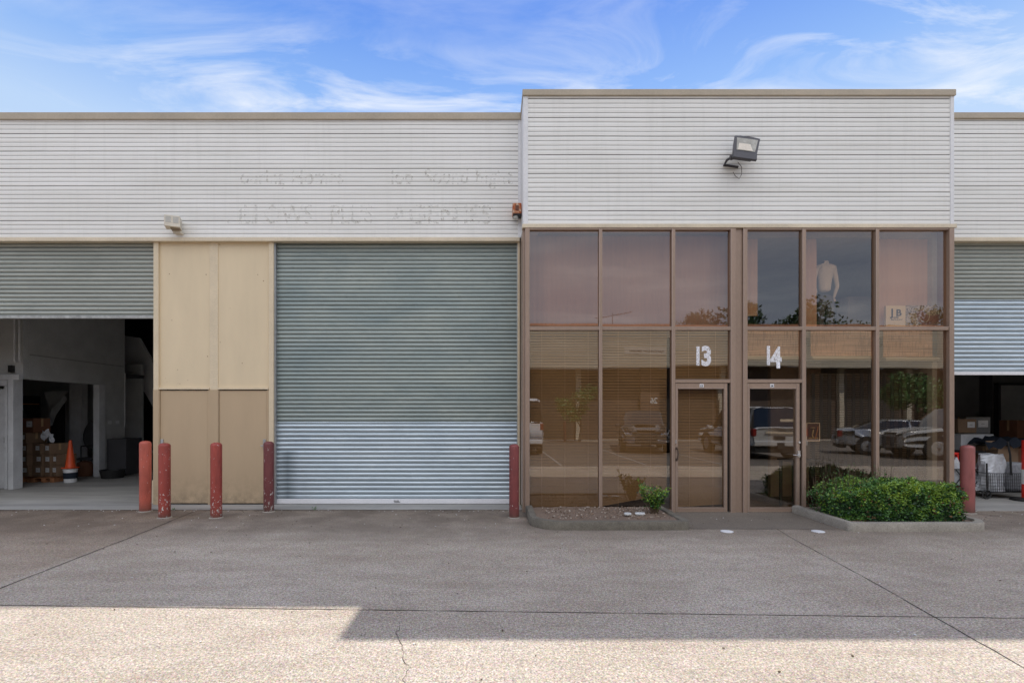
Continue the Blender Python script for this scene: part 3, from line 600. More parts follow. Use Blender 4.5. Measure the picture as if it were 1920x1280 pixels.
# planters
def rounded(x0, x1, y0, y1, rl, rr, n=8):
    pts = [(x0, y1)]
    for i in range(n + 1):
        a = math.pi + i / n * math.pi / 2; pts.append((x0 + rl + rl * math.cos(a), y0 + rl + rl * math.sin(a)))
    for i in range(n + 1):
        a = 1.5 * math.pi + i / n * math.pi / 2; pts.append((x1 - rr + rr * math.cos(a), y0 + rr + rr * math.sin(a)))
    pts.append((x1, y1)); return pts
def planter(label, x0, x1, y0, y1, rl, rr, m, h=.12, w=.11):
    t = thing('planter', label, 'planter', ((x0 + x1) / 2, (y0 + y1) / 2, 0))
    o = rounded(x0, x1, y0, y1, rl, rr); i = rounded(x0 + w, x1 - w, y0 + w, y1, max(.02, rl - w), max(.02, rr - w)); n = len(o); vs = []; fs = []
    def jz(p, k): return .010 * mnoise.noise(Vector((p[0] * 6, p[1] * 6, k)))
    levels = [(o, 0, 0), (o, .0, h - .02), (o, .015, h), (i, -.012, h), (i, 0, h - .02), (i, 0, 0.0)]
    cx, cy = (x0 + x1) / 2, (y0 + y1) / 2
    for L, ins, z in levels:
        for k, p in enumerate(L):
            d = Vector((cx - p[0], cy - p[1])).normalized(); q = (p[0] + d.x * ins, p[1] + d.y * ins)
            vs.append((q[0], q[1], z + (jz(p, 1) if z > .05 else 0)))
    for l in range(len(levels) - 1):
        for k in range(n - 1): fs.append((l * n + k, l * n + k + 1, (l + 1) * n + k + 1, (l + 1) * n + k))
    mb = MB(); mb.add(vs, fs); mb.build('kerb', m, t, smooth=True)
    s = MB(); g = 40; sx0, sx1, sy0, sy1 = x0 + w * .6, x1 - w * .6, y0 + w * .6, y1 - .003
    # soil follows the inner outline
    N = 30; V = []; FF = []
    for a in range(N + 1):
        for b in range(13):
            u = a / N; yb = b / 12; x = sx0 + (sx1 - sx0) * u
            ylow = sy0 + max(0, (rl - (x - sx0))) ** 2 / max(rl, .01) * .6 + max(0, (rr - (sx1 - x))) ** 2 / max(rr, .01) * .6
            y = ylow + (sy1 - ylow) * yb
            V.append((x, y, h - .025 + .018 * mnoise.noise(Vector((x * 5, y * 5, 2))) + .01 * mnoise.noise(Vector((x * 19, y * 19, 2)))))
    for a in range(N):
        for b in range(12): FF.append((a * 13 + b, a * 13 + b + 1, (a + 1) * 13 + b + 1, (a + 1) * 13 + b))
    s.add(V, FF); s.build('soil', M['soil'], t, smooth=True)
    return t
planter('old mossy kerbed planter bed with bare soil below the unit 13 windows', .52, 2.72, 6.95, 8.18, .42, .10, M['kerbold'])
planter('pale concrete kerbed planter bed holding the clipped hedge', 4.82, 6.86, 6.85, 8.18, .08, .38, M['kerb'])
# soil litter
lt = MB()
for i in range(420):
    x = random.uniform(.75, 2.55); y = random.uniform(7.15, 8.1); s = random.uniform(.004, .013); a = random.uniform(0, 6.3); z = .118
    T = Matrix.Translation((x, y, z)) @ Matrix.Rotation(a, 4, 'Z') @ Matrix.Rotation(random.uniform(-.5, .5), 4, 'X'); lt.cur = random.choice((0, 0, 1, 2)); lt.box(-s, s, -s * .6, s * .6, -.003, s * .6, T)
tag(lt.build('bark_litter', [simple('bark_chip', (.30, .21, .15), .9), simple('pale_chip', (.55, .48, .40), .9), M['twig']]), kind='stuff', label='loose bark chips and litter on the bare soil', cat='litter')
for (px, py, w, lab) in ((1177, 963.5, .11, 'flat white stone on the bare soil, left of the other'), (1200, 963, .15, 'longer white broken tile lying near the small bush')):
    Y = GY(py, .12); x = PX(px, Y); mb = MB(); mb.prism([(x - w / 2, Y - .03), (x - w * .2, Y - .055), (x + w * .4, Y - .04), (x + w / 2, Y + .02), (x, Y + .05), (x - w * .45, Y + .03)], 'z', .113, .140); tag(mb.build('stone', simple('white_stone', (.72, .73, .72), .6), bevel=.006), lab, 'stone')

# leaves
def leaf(mb, p, s, rnd=random, up=0.3, droop=None):
    a = rnd.uniform(0, 6.283); t = rnd.uniform(-1.1, 1.1); d = Vector((math.cos(a) * math.cos(t), math.sin(a) * math.cos(t), math.sin(t) * .8 + up)).normalized()
    w = d.orthogonal().normalized(); w.rotate(Matrix.Rotation(rnd.uniform(0, 6.28), 3, d)); nn = d.cross(w)
    p = Vector(p); mb.add([p, p + d * s * .5 + w * s * .28 + nn * s * .07, p + d * s, p + d * s * .5 - w * s * .28 + nn * s * .07], [(0, 1, 2), (0, 2, 3)])
hx0, hx1, hy0, hy1 = 4.90, 6.58, 6.98, 7.95
def htop(x, y): 
    e = min(1, max(0, (x - hx0) / .55)); r = min(1, max(0, (hx1 - x) / .25))
    return .11 + (.30 + .20 * e) * (.75 + .25 * r) + .07 * mnoise.noise(Vector((x * 2.6, y * 3, 0))) + .055 * mnoise.noise(Vector((x * 9, y * 9, 3)))
hedge = thing('hedge', 'clipped dense green hedge filling the right planter', 'hedge', (5.8, 7.5, .1))
core = MB(); V = []; FF = []
N = 24
for a in range(N + 1):
    for b in range(11):
        x = hx0 + .12 + (hx1 - hx0 - .24) * a / N; y = hy0 + .08 + (hy1 - hy0 - .16) * b / 10
        if x < hx0 + .55: y = max(y, min(hy1 - .1, hy0 + .1 + (hx0 + .55 - x) * .55))
        V.append((x, y, (htop(x, y) - .08) if 0 < b < 10 and 0 < a < N else .1))
for a in range(N):
    for b in range(10): FF.append((a * 11 + b, a * 11 + b + 1, (a + 1) * 11 + b + 1, (a + 1) * 11 + b))
core.add(V, FF); core.build('dark_core', M['leaf3'], hedge)  # dark solid core stands in for the shaded inside of the hedge
fo = MB(); rnd = random.Random(3)
for i in range(15000):
    k = rnd.random()
    if k < .45:   # front face
        x = rnd.uniform(hx0 + .1, hx1); y = hy0 + rnd.uniform(-.02, .10); z = rnd.uniform(.11, 1) ** 1.0 * htop(x, y); y += .03 * mnoise.noise(Vector((x * 7, 1, z * 7)))
        if x < hx0 + .5: y += (hx0 + .5 - x) * .5
        if x > hx1 - .2: y += (x - hx1 + .2) * .5
    elif k < .88:
        x = rnd.uniform(hx0, hx1); y = rnd.uniform(hy0, hy1); z = htop(x, y) - rnd.uniform(0, .09)
        if x < hx0 + .5 and y < hy0 + (hx0 + .5 - x) * .5: continue
    else:
        x = hx1 - rnd.uniform(-.02, .10) if rnd.random() < .6 else hx0 + rnd.uniform(0, .15); y = rnd.uniform(hy0 + .15, hy1); z = rnd.uniform(.11, 1) * htop(x, y)
    q = mnoise.noise(Vector((x * 5, y * 5, z * 6))) + (z - .24) * 1.5 + rnd.uniform(-.5, .5)
    fo.cur = 1 if q > .42 else (2 if q < -.25 else 0); fo.cur = 3 if rnd.random() < .02 else fo.cur; leaf(fo, (x, y, z), rnd.uniform(.022, .052), rnd)
fo.build('foliage', [M['leaf'], M['leaf2'], M['leaf3'], simple('dead_leaf', (.22, .12, .05), .8)], hedge)
tw = MB(); tl = MB()
for i in range(110):
    x = rnd.uniform(hx0 - .02, hx1 - .2) if i % 3 == 0 else rnd.uniform(hx0, hx0 + 1.1); y = rnd.uniform(hy1 - .45, hy1); z = htop(x, y) - .12; h = rnd.uniform(.10, .30) * (1.15 if x < hx0 + 1.1 else .6)
    e = Vector((x + rnd.uniform(-.09, .09), y + rnd.uniform(-.04, .04), z + h)); tw.tube([(x, y, z), Vector((x, y, z)).lerp(e, .5) + Vector((rnd.uniform(-.015, .015), 0, 0)), e], [.0035, .0028, .0012], 4)
    for k in range(rnd.randint(1, 5)): leaf(tl, Vector((x, y, z)).lerp(e, rnd.uniform(.4, 1)), rnd.uniform(.018, .034), rnd)
tw.build('twigs', M['twig'], hedge); tl.build('shoots', M['leaf'], hedge)
# bush
bu = thing('bush', 'small sparse bright green bush at the right end of the bare planter', 'bush', (2.42, 7.62, .1))
bs = MB(); bf = MB()
for i in range(34):
    a = rnd.uniform(0, 6.28); l = rnd.uniform(.16, .44); lean = rnd.uniform(.15, .75); e = Vector((2.42 + math.cos(a) * l * lean, 7.62 + math.sin(a) * l * lean * .6, .11 + l)); s = Vector((2.42 + rnd.uniform(-.05, .05), 7.62, .1)); mid = s.lerp(e, .5) + Vector((rnd.uniform(-.03, .03), 0, .02))
    bs.tube([s, mid, e], [.007, .004, .0015], 5)
    for k in range(36):
        t = rnd.uniform(.3, 1); p = s.lerp(mid, t * 2) if t < .5 else mid.lerp(e, t * 2 - 1); p = p + Vector((rnd.uniform(-.025, .025), rnd.uniform(-.025, .025), rnd.uniform(-.02, .02)))
        bf.cur = 1 if rnd.random() < .35 + (p.z - .25) else (2 if rnd.random() < .3 else 0); leaf(bf, p, rnd.uniform(.03, .055), rnd)
for k in range(30): bf.cur = 1; s = Vector((2.30, 7.62, .1)); e = Vector((2.18, 7.6, .62)); leaf(bf, s.lerp(e, rnd.uniform(.6, 1)), rnd.uniform(.02, .035), rnd)
bs.tube([(2.32, 7.62, .1), (2.26, 7.6, .4), (2.18, 7.6, .66)], [.006, .003, .001], 5)
bs.build('stems', M['twig'], bu, smooth=True); bf.build('foliage', [M['leaf'], M['leaf2'], M['leaf3']], bu)
# weeds on the sill
for px, h, lab in ((590, .07, 'tiny weed sprouting under the bright slats of the closed roller door'), (326, .03, 'tiny weed at the foot of the left tan door'), (982, .12, 'small weed at the foot of the bronze corner post')):
    Y = 8.40; x = PX(px, Y); w = MB()
    for k in range(14): e = Vector((x + rnd.uniform(-h * .6, h * .6), Y + rnd.uniform(-.02, .0), rnd.uniform(.3, 1) * h)); w.tube([(x, Y, .0), e], [.0016, .0008], 3); leaf(w, e, .02, rnd)
    tag(w.build('weed', M['leaf']), lab, 'weed')
# fallen leaves / pebbles on the paving
db = MB()
for i in range(520):
    x = rnd.uniform(-8, 8.5); y = rnd.choice((rnd.uniform(7.1, 8.35), rnd.uniform(8.2, 8.41), rnd.uniform(8.28, 8.41), rnd.uniform(3, 8))); s = rnd.uniform(.004, .011)
    T = Matrix.Translation((x, y, .004)) @ Matrix.Rotation(rnd.uniform(0, 6), 4, 'Z'); db.cur = rnd.choice((0, 0, 1)); db.box(-s, s, -s * .5, s * .5, 0, .004, T)
tag(db.build('paving_debris', [M['twig'], M['paper']]), kind='stuff', label='specks of grit and dry leaf scattered over the paving', cat='debris')

# ================================================================== behind the glass
B('upper_floor', M['intmid'], bld, (PX(995, 8.5), 4.0, 8.42, 16, 2.86, 3.04)); B('upper_floor', M['intmid'], bld, (4.16, PX(1775, 8.4), 8.42, 16, 2.86, 3.04))
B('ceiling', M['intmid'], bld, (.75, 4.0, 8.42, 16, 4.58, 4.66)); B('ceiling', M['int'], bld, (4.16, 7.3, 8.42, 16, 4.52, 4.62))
def curtain(px0, px1, py0, py1, Y, m, label, lined=True, group=None):
    x0, x1, z0, z1 = PX(px0, Y), PX(px1, Y), PZ(py1, Y), PZ(py0, Y); n = max(6, int((x1 - x0) * 60)); vs = []
    for i in range(n + 1):
        x = x0 + (x1 - x0) * i / n; y = Y + .006 * math.sin(i * .31) + .003 * math.sin(i * 1.3)
        vs += [(x, y, z0), (x + .004 * math.sin(i), y, z1)]
    mb = MB(); mb.add(vs, [(2 * i, 2 * i + 2, 2 * i + 3, 2 * i + 1) for i in range(n)]); return tag(mb.build('curtain', m, smooth=True), label, 'curtain', group)
curtain(994, 1122, 424, 622, 8.5, M['curtain'], 'pale mauve curtain behind the leftmost upper pane'); curtain(1122.5, 1260, 424, 622, 8.5, M['curtain'], 'pale mauve curtain behind the second upper pane from the left'); curtain(1261, 1372, 424, 622, 8.5, M['curtain'], 'pale mauve curtain behind the upper pane over door 13')
curtain(1392, 1420, 430, 592, 8.5, M['curtain2'], 'narrow peach curtain gathered at the left of the upper pane over door 14'); curtain(1500, 1531, 430, 622, 8.5, M['curtain2'], 'narrow peach curtain beside the white mannequin'); curtain(1640, 1776, 437, 622, 8.5, M['curtain2'], 'wide peach curtain filling the rightmost upper pane')
def venetian(px0, px1, py0, py1, Y, label, skew=0.0, m=None, sp=.048):
    x0, x1, z1, z0 = PX(px0, Y), PX(px1, Y), PZ(py0, Y), PZ(py1, Y)
    t = thing('venetian_blind', label, 'blind', ((x0 + x1) / 2, Y, z0), group='tan venetian blinds behind the unit 13 glass')
    mb = MB(); k = 0; z = z1
    while z > z0:
        zz = z; a = R(58); f = (z1 - z) / (z1 - z0); s0 = skew * max(0, (f - .9)) * 10; j = random.uniform(-.002, .002)
        dx, dz = .0, .0
        mb.quad((x0, Y - .006, zz - .0235 + j), (x1, Y - .006, zz - .0235 + s0 - j), (x1, Y + .006, zz + .0225 + s0 - j), (x0, Y + .006, zz + .0225 + j)); z -= sp
    mb.build('slats', m or M['blind'], t)
    cd = MB()
    nC = max(2, int((x1 - x0) / .38))
    for i in range(nC): x = x0 + (x1 - x0) * (i + .5) / nC; cd.box(x - .003, x + .003, Y - .018, Y - .0165, z0, z1)
    cd.build('cords', simple('pale_cord', (.7, .55, .38), .8), t)
    B('head_rail', M['blind'], t, (x0, x1, Y - .03, Y + .03, z1 + .02, z1 + .05))
venetian(994, 1124, 621, 962, 8.42, 'tan venetian blind behind the tall lower pane beside the corner post'); venetian(1128, 1250, 621, 948, 8.42, 'tan venetian blind hanging slightly askew behind the second tall lower pane', .22)
venetian(1265, 1366, 621, 708, 8.42, 'short tan venetian blind behind the pane numbered 13'); venetian(1270, 1358, 728, 950, 8.33, 'tan venetian blind inside the glass door marked 13', .05)
def bamboo(px0, px1, py0, py1, label):
    Y = 8.4; x0, x1, z1, z0 = PX(px0, Y), PX(px1, Y), PZ(py0, Y), PZ(py1, Y); mb = MB(); z = z1
    while z > z0: mb.box(x0, x1, Y, Y + .006, z - .0105, z); z -= .0125
    t = thing('bamboo_blind', label, 'blind', ((x0 + x1) / 2, Y, z0), group='woven bamboo blinds behind the unit 14 glass'); mb.build('reeds', M['bamboo'], t)
    r = MB(); r.tube([(x0, Y - .02, z0 - .03), (x1, Y - .02, z0 - .03)], .035, 12); r.build('rolled_end', simple('rolled_bamboo', (.50, .47, .36), .7, stretch=(1, 1, 30)), t, smooth=True)
bamboo(1398, 1500, 618, 668, 'peach bamboo blind half rolled behind the pane numbered 14'); bamboo(1520, 1638, 618, 668, 'peach bamboo blind half rolled behind the middle pane of unit 14'); bamboo(1656, 1774, 618, 670, 'peach bamboo blind half rolled behind the rightmost lower pane')
def screen(px0, px1, label):
    Y = 8.5; x0, x1, z1, z0 = PX(px0, Y), PX(px1, Y), PZ(700, Y), .10
    t = thing('woven_screen', label, 'blind', ((x0 + x1) / 2, Y, z0), group='dark woven screens behind the lower unit 14 glass'); mb = MB(); z = z1
    while z > z0: mb.box(x0, x1, Y, Y + .004, z - .017, z); z -= .030
    mb.build('reeds', M['reed'], t); cd = MB(); x = x0 + .05
    while x < x1: cd.box(x - .028, x + .028, Y - .006, Y - .002, z0, z1); x += .135
    cd.build('bands', M['black'], t)
M['reed'] = simple('dark_reed', (.07, .058, .042), .7)
screen(1519, 1640, 'dark woven screen behind the pane next to door 14'); screen(1652, 1776, 'dark woven screen behind the rightmost lower pane')
# unit 14 contents
B('inner_wall', simple('beige_inner_wall', (.55, .46, .37), .7), bld, (PX(1445, 9.7), PX(1500, 9.7), 9.7, 9.8, .012, 2.85), (PX(1500, 9.7) + .01, PX(1540, 9.7), 9.72, 9.8, .012, 2.85))
B('inner_beam', M['int'], bld, (4.2, 7.3, 9.0, 9.3, 2.55, 2.80))
# mannequin
YM = 8.74; xm = PX(1550, YM)
mq = thing('mannequin', 'white headless mannequin seen from behind in grey trousers at the upstairs window', 'mannequin', (xm, YM, 3.04))
import bmesh
def skin(name, pts, edges, m, parent, sub=2):
    me = bpy.data.meshes.new(name); off = wloc(parent) if parent else Vector((0, 0, 0)); me.from_pydata([tuple(Vector(p[:3]) - off) for p in pts], edges, []); o = bpy.data.objects.new(name, me); COL.objects.link(o)
    o.modifiers.new('s', 'SKIN'); 
    for i, p in enumerate(pts):
        r = p[3] if isinstance(p[3], tuple) else (p[3], p[3]); me.skin_vertices[0].data[i].radius = r
    me.skin_vertices[0].data[0].use_root = True
    s = o.modifiers.new('d', 'SUBSURF'); s.levels = sub; s.render_levels = sub; o.modifiers['s'].use_smooth_shade = True
    if parent: o.parent = parent
    me.materials.append(m); return o
w0 = PZ(549, YM)
def q(px, py, dy=0, r=.05): return (PX(px, YM), YM + dy, PZ(py, YM), r)
skin('torso', [q(1546, 549, 0, (.115, .08)), q(1546, 537, 0, (.105, .075)), q(1547, 520, 0, (.13, .085)), q(1548, 508, 0, (.155, .09)), q(1548, 500, 0, (.12, .07)), q(1548, 495, 0, (.055, .05)), q(1548, 488, -.01, (.05, .05)),
               q(1531, 502, 0, .05), q(1527, 520, 0, .04), q(1524, 537, -.03, .034), q(1526, 552, -.06, .026),
               q(1563, 502, 0, .05), q(1567, 520, 0, .04), q(1570, 537, 0, .034), q(1565, 552, 0, .026), q(1563, 560, 0, .020)],
     [(0, 1), (1, 2), (2, 3), (3, 4), (4, 5), (5, 6), (4, 7), (7, 8), (8, 9), (9, 10), (4, 11), (11, 12), (12, 13), (13, 14), (14, 15)], M['mannequin'], mq)
for k in range(5):
    a = -.02 + k * .011; mb = MB(); x, z = PX(1563, YM), PZ(560, YM)
    mb.tube([(x + a, YM, z), (x + a * 1.2, YM - .005, z - .035), (x + a * 1.2 - .004, YM - .012, z - .06 + abs(k - 2) * .007)], [.007, .006, .004], 6); mb.build('finger', M['mannequin'], mq, smooth=True)
skin('trousers', [q(1546, 551, 0, (.125, .09)), q(1546, 562, 0, (.14, .10)), q(1539, 572, 0, .085), q(1537, 595, 0, .07), q(1536, 619, 0, .06), q(1554, 572, 0, .085), q(1556, 595, 0, .07), q(1557, 619, 0, .06)],
     [(0, 1), (1, 2), (2, 3), (3, 4), (1, 5), (5, 6), (6, 7)], M['trousers'], mq)
# boxes upstairs
tag(B('storage_box', M['intlight'], None, (PX(1590, 9.3), PX(1635, 9.3), 9.3, 9.6, 3.04, PZ(556, 9.3))), 'pale tall carton standing upstairs to the right of the mannequin', 'box')
# sign board + picture
Y = 8.36; sg = thing('sign_board', 'tan board with black JB monogram leaning in the upper right window', 'sign', (PX(1680, Y), Y, PZ(612.5, Y)))
B('board', simple('kraft_board', (1.0, .88, .66), .8, var=.05), sg, (PX(1661, Y), PX(1698, Y), Y, Y + .04, PZ(612.6, Y), PZ(573, Y)))
text('monogram', 'J', .17, (PX(1670, Y), Y - .003, PZ(592, Y)), M['ink'], sg, 1.1, .003); text('monogram', 'B', .15, (PX(1679.5, Y), Y - .004, PZ(592, Y)), M['ink'], sg, 1.1, .003)
text('small_print', 'by Julian', .035, (PX(1672, Y), Y - .003, PZ(596, Y)), M['ink'], sg, 1.0, .0008); text('small_print', 'Bowen Limited', .031, (PX(1670, Y), Y - .003, PZ(600, Y)), M['ink'], sg, 1.0, .0008)
pc = thing('picture', 'wide picture of a mauve shape with a white loop beside the JB board', 'picture', (PX(1735, Y), Y, PZ(612.5, Y)))
m, nt = mat('mottled_print'); nn = noise(nt, coords(nt), 40, 5, .8); bsdf(nt, ramp(nt, nn, [(.42, (.12, .10, .09)), (.56, (.75, .70, .64))]), .6)
B('canvas', m, pc, (PX(1699, Y), PX(1776, Y), Y + .002, Y + .03, PZ(612.6, Y), PZ(574, Y)), (PX(1699, Y), PX(1776, Y), Y + .001, Y + .03, PZ(574, Y), PZ(572.6, Y)))
mb = MB(); cx, cz = 1742, 600; mb.prism([(PX(cx + a, Y), PZ(cz + b, Y)) for a, b in ((-24, -14), (-15, -20), (-4, -10), (8, -8), (18, -12), (22, -4), (20, 8), (8, 12), (-12, 12), (-20, 2))], 'y', Y - .003, Y); mb.build('printed_shape', simple('mauve_print', (.42, .27, .29), .6, var=.3, scale=6), pc)
mb = MB(); mb.tube([(PX(cx + a, Y), Y - .006, PZ(cz + b, Y)) for a, b in ((-20, -6), (-14, 2), (-6, 4), (-1, -1), (0, -8), (-2, -13))], .006, 6); mb.tube([(PX(cx + a, Y), Y - .006, PZ(cz + b, Y)) for a, b in ((-18, 12), (0, 10), (14, 7), (22, 3))], .004, 6); mb.build('printed_loop', M['paper'], pc)
# poster
Y = 8.34; ps = thing('poster', 'small dark framed poster on a copper easel right of door 14', 'poster', (PX(1525, Y), Y, PZ(830, Y)))
X = lambda a: PX(a, Y); Z = lambda a: PZ(a, Y)
B('print', simple('dark_brown_print', (.09, .035, .03), .5, var=.5, scale=12), ps, (X(1513), X(1536), Y, Y + .01, Z(826), Z(793.5)))
B('poster_frame', simple('pale_frame', (.9, .8, .68), .5), ps, (X(1511.8), X(1513), Y - .004, Y + .014, Z(827), Z(792.5)), (X(1536), X(1537.2), Y - .004, Y + .014, Z(827), Z(792.5)), (X(1513), X(1536), Y - .003, Y + .013, Z(793.5), Z(792.5)), (X(1513), X(1536), Y - .003, Y + .013, Z(827), Z(825.8)))
mb = MB(); mb.tube([(X(1523.5), Y - .004, Z(802)), (X(1523.5), Y - .004, Z(800.9))], .035, 14); mb.tube([(X(1524.5), Y - .006, Z(805)), (X(1522.5), Y - .006, Z(816)), (X(1525), Y - .006, Z(821))], .010, 6); mb.box(X(1516), X(1534), Y - .003, Y - .001, Z(821.4), Z(820)); mb.build('printed_figure', simple('gold_ink', (.62, .50, .28), .5, var=.6, scale=40, bscale=90), ps)
mb = MB(); mb.tube([(X(1534), Y + .02, Z(797)), (X(1539.5), Y + .05, Z(828))], .009, 6); mb.tube([(X(1533.5), Y - .008, Z(799)), (X(1528), Y - .008, Z(823))], .006, 6); mb.tube([(X(1513), Y + .02, Z(797)), (X(1511), Y + .05, Z(828))], .009, 6); mb.build('easel', M['wood'], ps)
mb = MB(); mb.box(4.9, 5.5, 8.30, 8.75, .80, .83); mb.box(4.92, 4.96, 8.32, 8.36, .012, .8); mb.box(5.44, 5.48, 8.32, 8.36, .012, .8); mb.box(4.92, 4.96, 8.69, 8.73, .012, .8); mb.box(5.44, 5.48, 8.69, 8.73, .012, .8)
# the easel stands on a low shelf
B_shelf = tag(mb.build('side_table', M['intdark']), 'dark side table carrying the small framed poster', 'table')
ps.location.z = ps.location.z

# ================================================================== left loading bay interior
XS = -9.93
B('office_wall', M['int'], bld, (-14, -11.33, 10.7, 10.82, .012, 2.32), (-14, XS, 10.70, 10.82, 2.35, 6.3), (PX(30, 10.7), XS - .15, 10.7, 10.8, 2.32, 2.35))
B('ledge', M['intlight'], bld, (-14, XS, 10.60, 10.695, PZ(712, 10.65), PZ(702, 10.65)))
od = B('office_door', M['intlight'], bld, (-11.35, PX(12, 10.7), 10.72, 10.78, .02, 2.12))
B('handle', M['black'], od, (PX(9, 10.7), PX(11, 10.7), 10.68, 10.72, .98, 1.10))
B('door_frame', M['intlight'], bld, (PX(13, 10.7), PX(19, 10.7), 10.64, 10.80, .013, 2.18), (PX(20, 10.66), PX(29.5, 10.66), 10.60, 10.82, .013, 2.31), (-11.4, PX(19, 10.7), 10.641, 10.80, 2.185, 2.31), bevel=.004)
B('side_wall', M['int'], bld, (XS - .12, XS, 10.83, 12.69, 2.33, 6.3), (XS - .12, XS, 12.91, 13.65, .012, 6.3), (XS - .121, XS - .001, 12.69, 12.91, 2.33, 6.3))
B('dado_strip', M['intmid'], bld, (XS, XS + .012, 10.85, 13.6, PZ(675, 11.9), PZ(674, 11.9)))
B('column', M['intlight'], bld, (XS - .10, XS + .05, 12.70, 12.90, .012, 2.325), bevel=.004)
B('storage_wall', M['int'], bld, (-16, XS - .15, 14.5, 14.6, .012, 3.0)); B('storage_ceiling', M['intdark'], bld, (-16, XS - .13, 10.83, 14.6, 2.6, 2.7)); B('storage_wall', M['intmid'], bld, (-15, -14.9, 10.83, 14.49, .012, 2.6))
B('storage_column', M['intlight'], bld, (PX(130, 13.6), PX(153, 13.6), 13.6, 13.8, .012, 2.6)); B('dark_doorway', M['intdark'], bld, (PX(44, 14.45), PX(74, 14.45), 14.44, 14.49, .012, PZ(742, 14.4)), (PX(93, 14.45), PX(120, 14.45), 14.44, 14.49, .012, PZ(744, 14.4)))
B('mezzanine_wall', M['trimwhite'], bld, (XS + .02, -5.8, 17, 17.1, .012, 6.3))
Y = 15.0
mb = MB(); mb.prism([(PX(a, Y), PZ(b, Y)) for a, b in ((222, 627), (260, 633), (296, 697), (296, 778), (254, 707), (222, 700))], 'y', Y, Y + .1)
mb.build('stair_stringer', M['trimwhite'], bld); B('stair_post', M['trimwhite'], bld, (PX(247, Y), PX(252.5, Y), Y - .1, Y - .01, .012, PZ(703, Y)))
B('wall_edge', M['intlight'], bld, (XS + .0, XS + .02, 13.63, 13.66, PZ(800, 13.65), PZ(700, 13.65)))
mb = MB(); 
for a in (27, 36): mb.tube([(PX(a, 10.62), 10.62, 4.5), (PX(a, 10.62), 10.62, PZ(675, 10.62)), (PX(a - 1.5, 10.62), 10.66, PZ(679, 10.62))], .018, 8)
mb.build('wall_pipes', M['intlight'], bld, smooth=True)
B('alarm_box', M['black'], bld, (PX(18, 10.66), PX(25, 10.66), 10.62, 10.695, PZ(698, 10.66), PZ(685, 10.66)))
ob = MB()
for z in (0, .09): ob.box(XS, XS + .012, 13.05 + z * 3, 13.17 + z * 3, 1.33, 1.42)
ob.build('socket', M['paper'], bld)
# sagging sheet
Y = 13.5; mb = MB(); vs = []; fs = []
top = [(86, 735), (100, 733), (115, 732), (127, 732)]; bot = [(93, 800), (96, 797), (106, 778), (122, 752)]
for a, b in zip(top, bot):
    for k in range(7): t = k / 6; vs.append((PX(a[0] + (b[0] - a[0]) * t, Y), Y + .05 * math.sin(k * 1.3 + a[0]), PZ(a[1] + (b[1] - a[1]) * t, Y)))
fs = [(i * 7 + k, i * 7 + k + 1, (i + 1) * 7 + k + 1, (i + 1) * 7 + k) for i in range(3) for k in range(6)]; mb.add(vs, fs)
tag(mb.build('hanging_sheet', M['int'], smooth=True), 'grey sheet hanging in a point across the storage room', 'sheet')
# clothes rail
Y = 12.6; t = thing('clothes_rail', 'thin rail with a dark hat hanging from it above the cartons', 'rail', (PX(50, Y), Y, PZ(757, Y)))
mb = MB(); mb.tube([(PX(20, Y), Y, PZ(756.5, Y)), (PX(73, Y), Y, PZ(757.5, Y))], .012, 8); mb.build('rail', M['wood'], t, smooth=True)
mb = MB(); mb.lathe([(.02, .22), (.05, .16), (.11, .08), (.10, 0), (.04, -.06), (.01, -.07)], 14, (PX(43, Y), Y, PZ(785, Y))); tag(mb.build('hat', M['black'], smooth=True), 'black hat shape hanging under the thin rail', 'hat')
# cartons
Yc = 12.0; lbl = ('white', )
def carton(x, y, z, w, d, h, rz, m, label, lab=True, grp='labelled cartons stacked on the pallets'):
    t = thing('cardboard_box', label, 'box', (x, y, z), rz, grp)
    B('carton', m, t, (-w / 2, w / 2, -d / 2, d / 2, 0, h), bevel=.006, local=True); B('tape', M['tape'], t, (-w / 2 - .001, w / 2 + .001, -.025, .025, h * .4, h + .001), local=True)
    if lab: B('paper_label', M['paper'], t, (w * .0, w * .40, -d / 2 - .003, -d / 2 - .001, h * .38, h * .80), local=True); B('label_print', M['ink'], t, (w * .12, w * .26, -d / 2 - .0045, -d / 2 - .0032, h * .58, h * .60), local=True)
    return t
cols = [(58, 4, .44, 'leftmost'), (87, 3, .33, 'second'), (104, 3, .30, 'third'), (117, 2, .28, 'rightmost')]
rows = ['bottom', 'second', 'third', 'fourth', 'top']
for px, n, w, cn in cols:
    for k in range(n):
        carton(PX(px, Yc) + random.uniform(-.015, .015), Yc + random.uniform(-.02, .02), .14 + k * .255, w, .42, .25, R(-16 + random.uniform(-4, 4)), M['card'],
               '%s box from the floor in the %s column of the carton stack' % (rows[k] if k else 'lowest', cn))
carton(PX(66, Yc), Yc, .14 + 4 * .255, .40, .38, .33, R(-10), M['card2'], 'red-brown carton on top of the leftmost column of the stack')
for px, lab in ((62, 'orange brown wooden pallet under the left half of the cartons'), (104, 'orange brown wooden pallet under the right half of the cartons')):
    x = PX(px, Yc); t = thing('pallet', lab, 'pallet', (x, Yc, .012), group='pallets under the cartons')
    B('deck', M['pallet'], t, *[(x - .34, x + .24 if px > 80 else x + .30, Yc - .30 + k * .15, Yc - .20 + k * .15, .105, .122) for k in range(4)]); B('bearers', M['pallet'], t, *[(x + dx - .05, x + dx + .05, Yc - .3, Yc + .25, .012, .103) for dx in (-.28, -.02, .18)])
mb = MB(); 
vs = []; fs = []
for i in range(9):
    for j in range(7): vs.append((PX(78 + i * 2.9, 11.75), 11.75 + .03 * math.sin(i * 2 + j), PZ(805 + j * 2.6 + 5 * math.sin(i * 1.1) + i * .7, 11.75) + random.uniform(-.02, .02)))
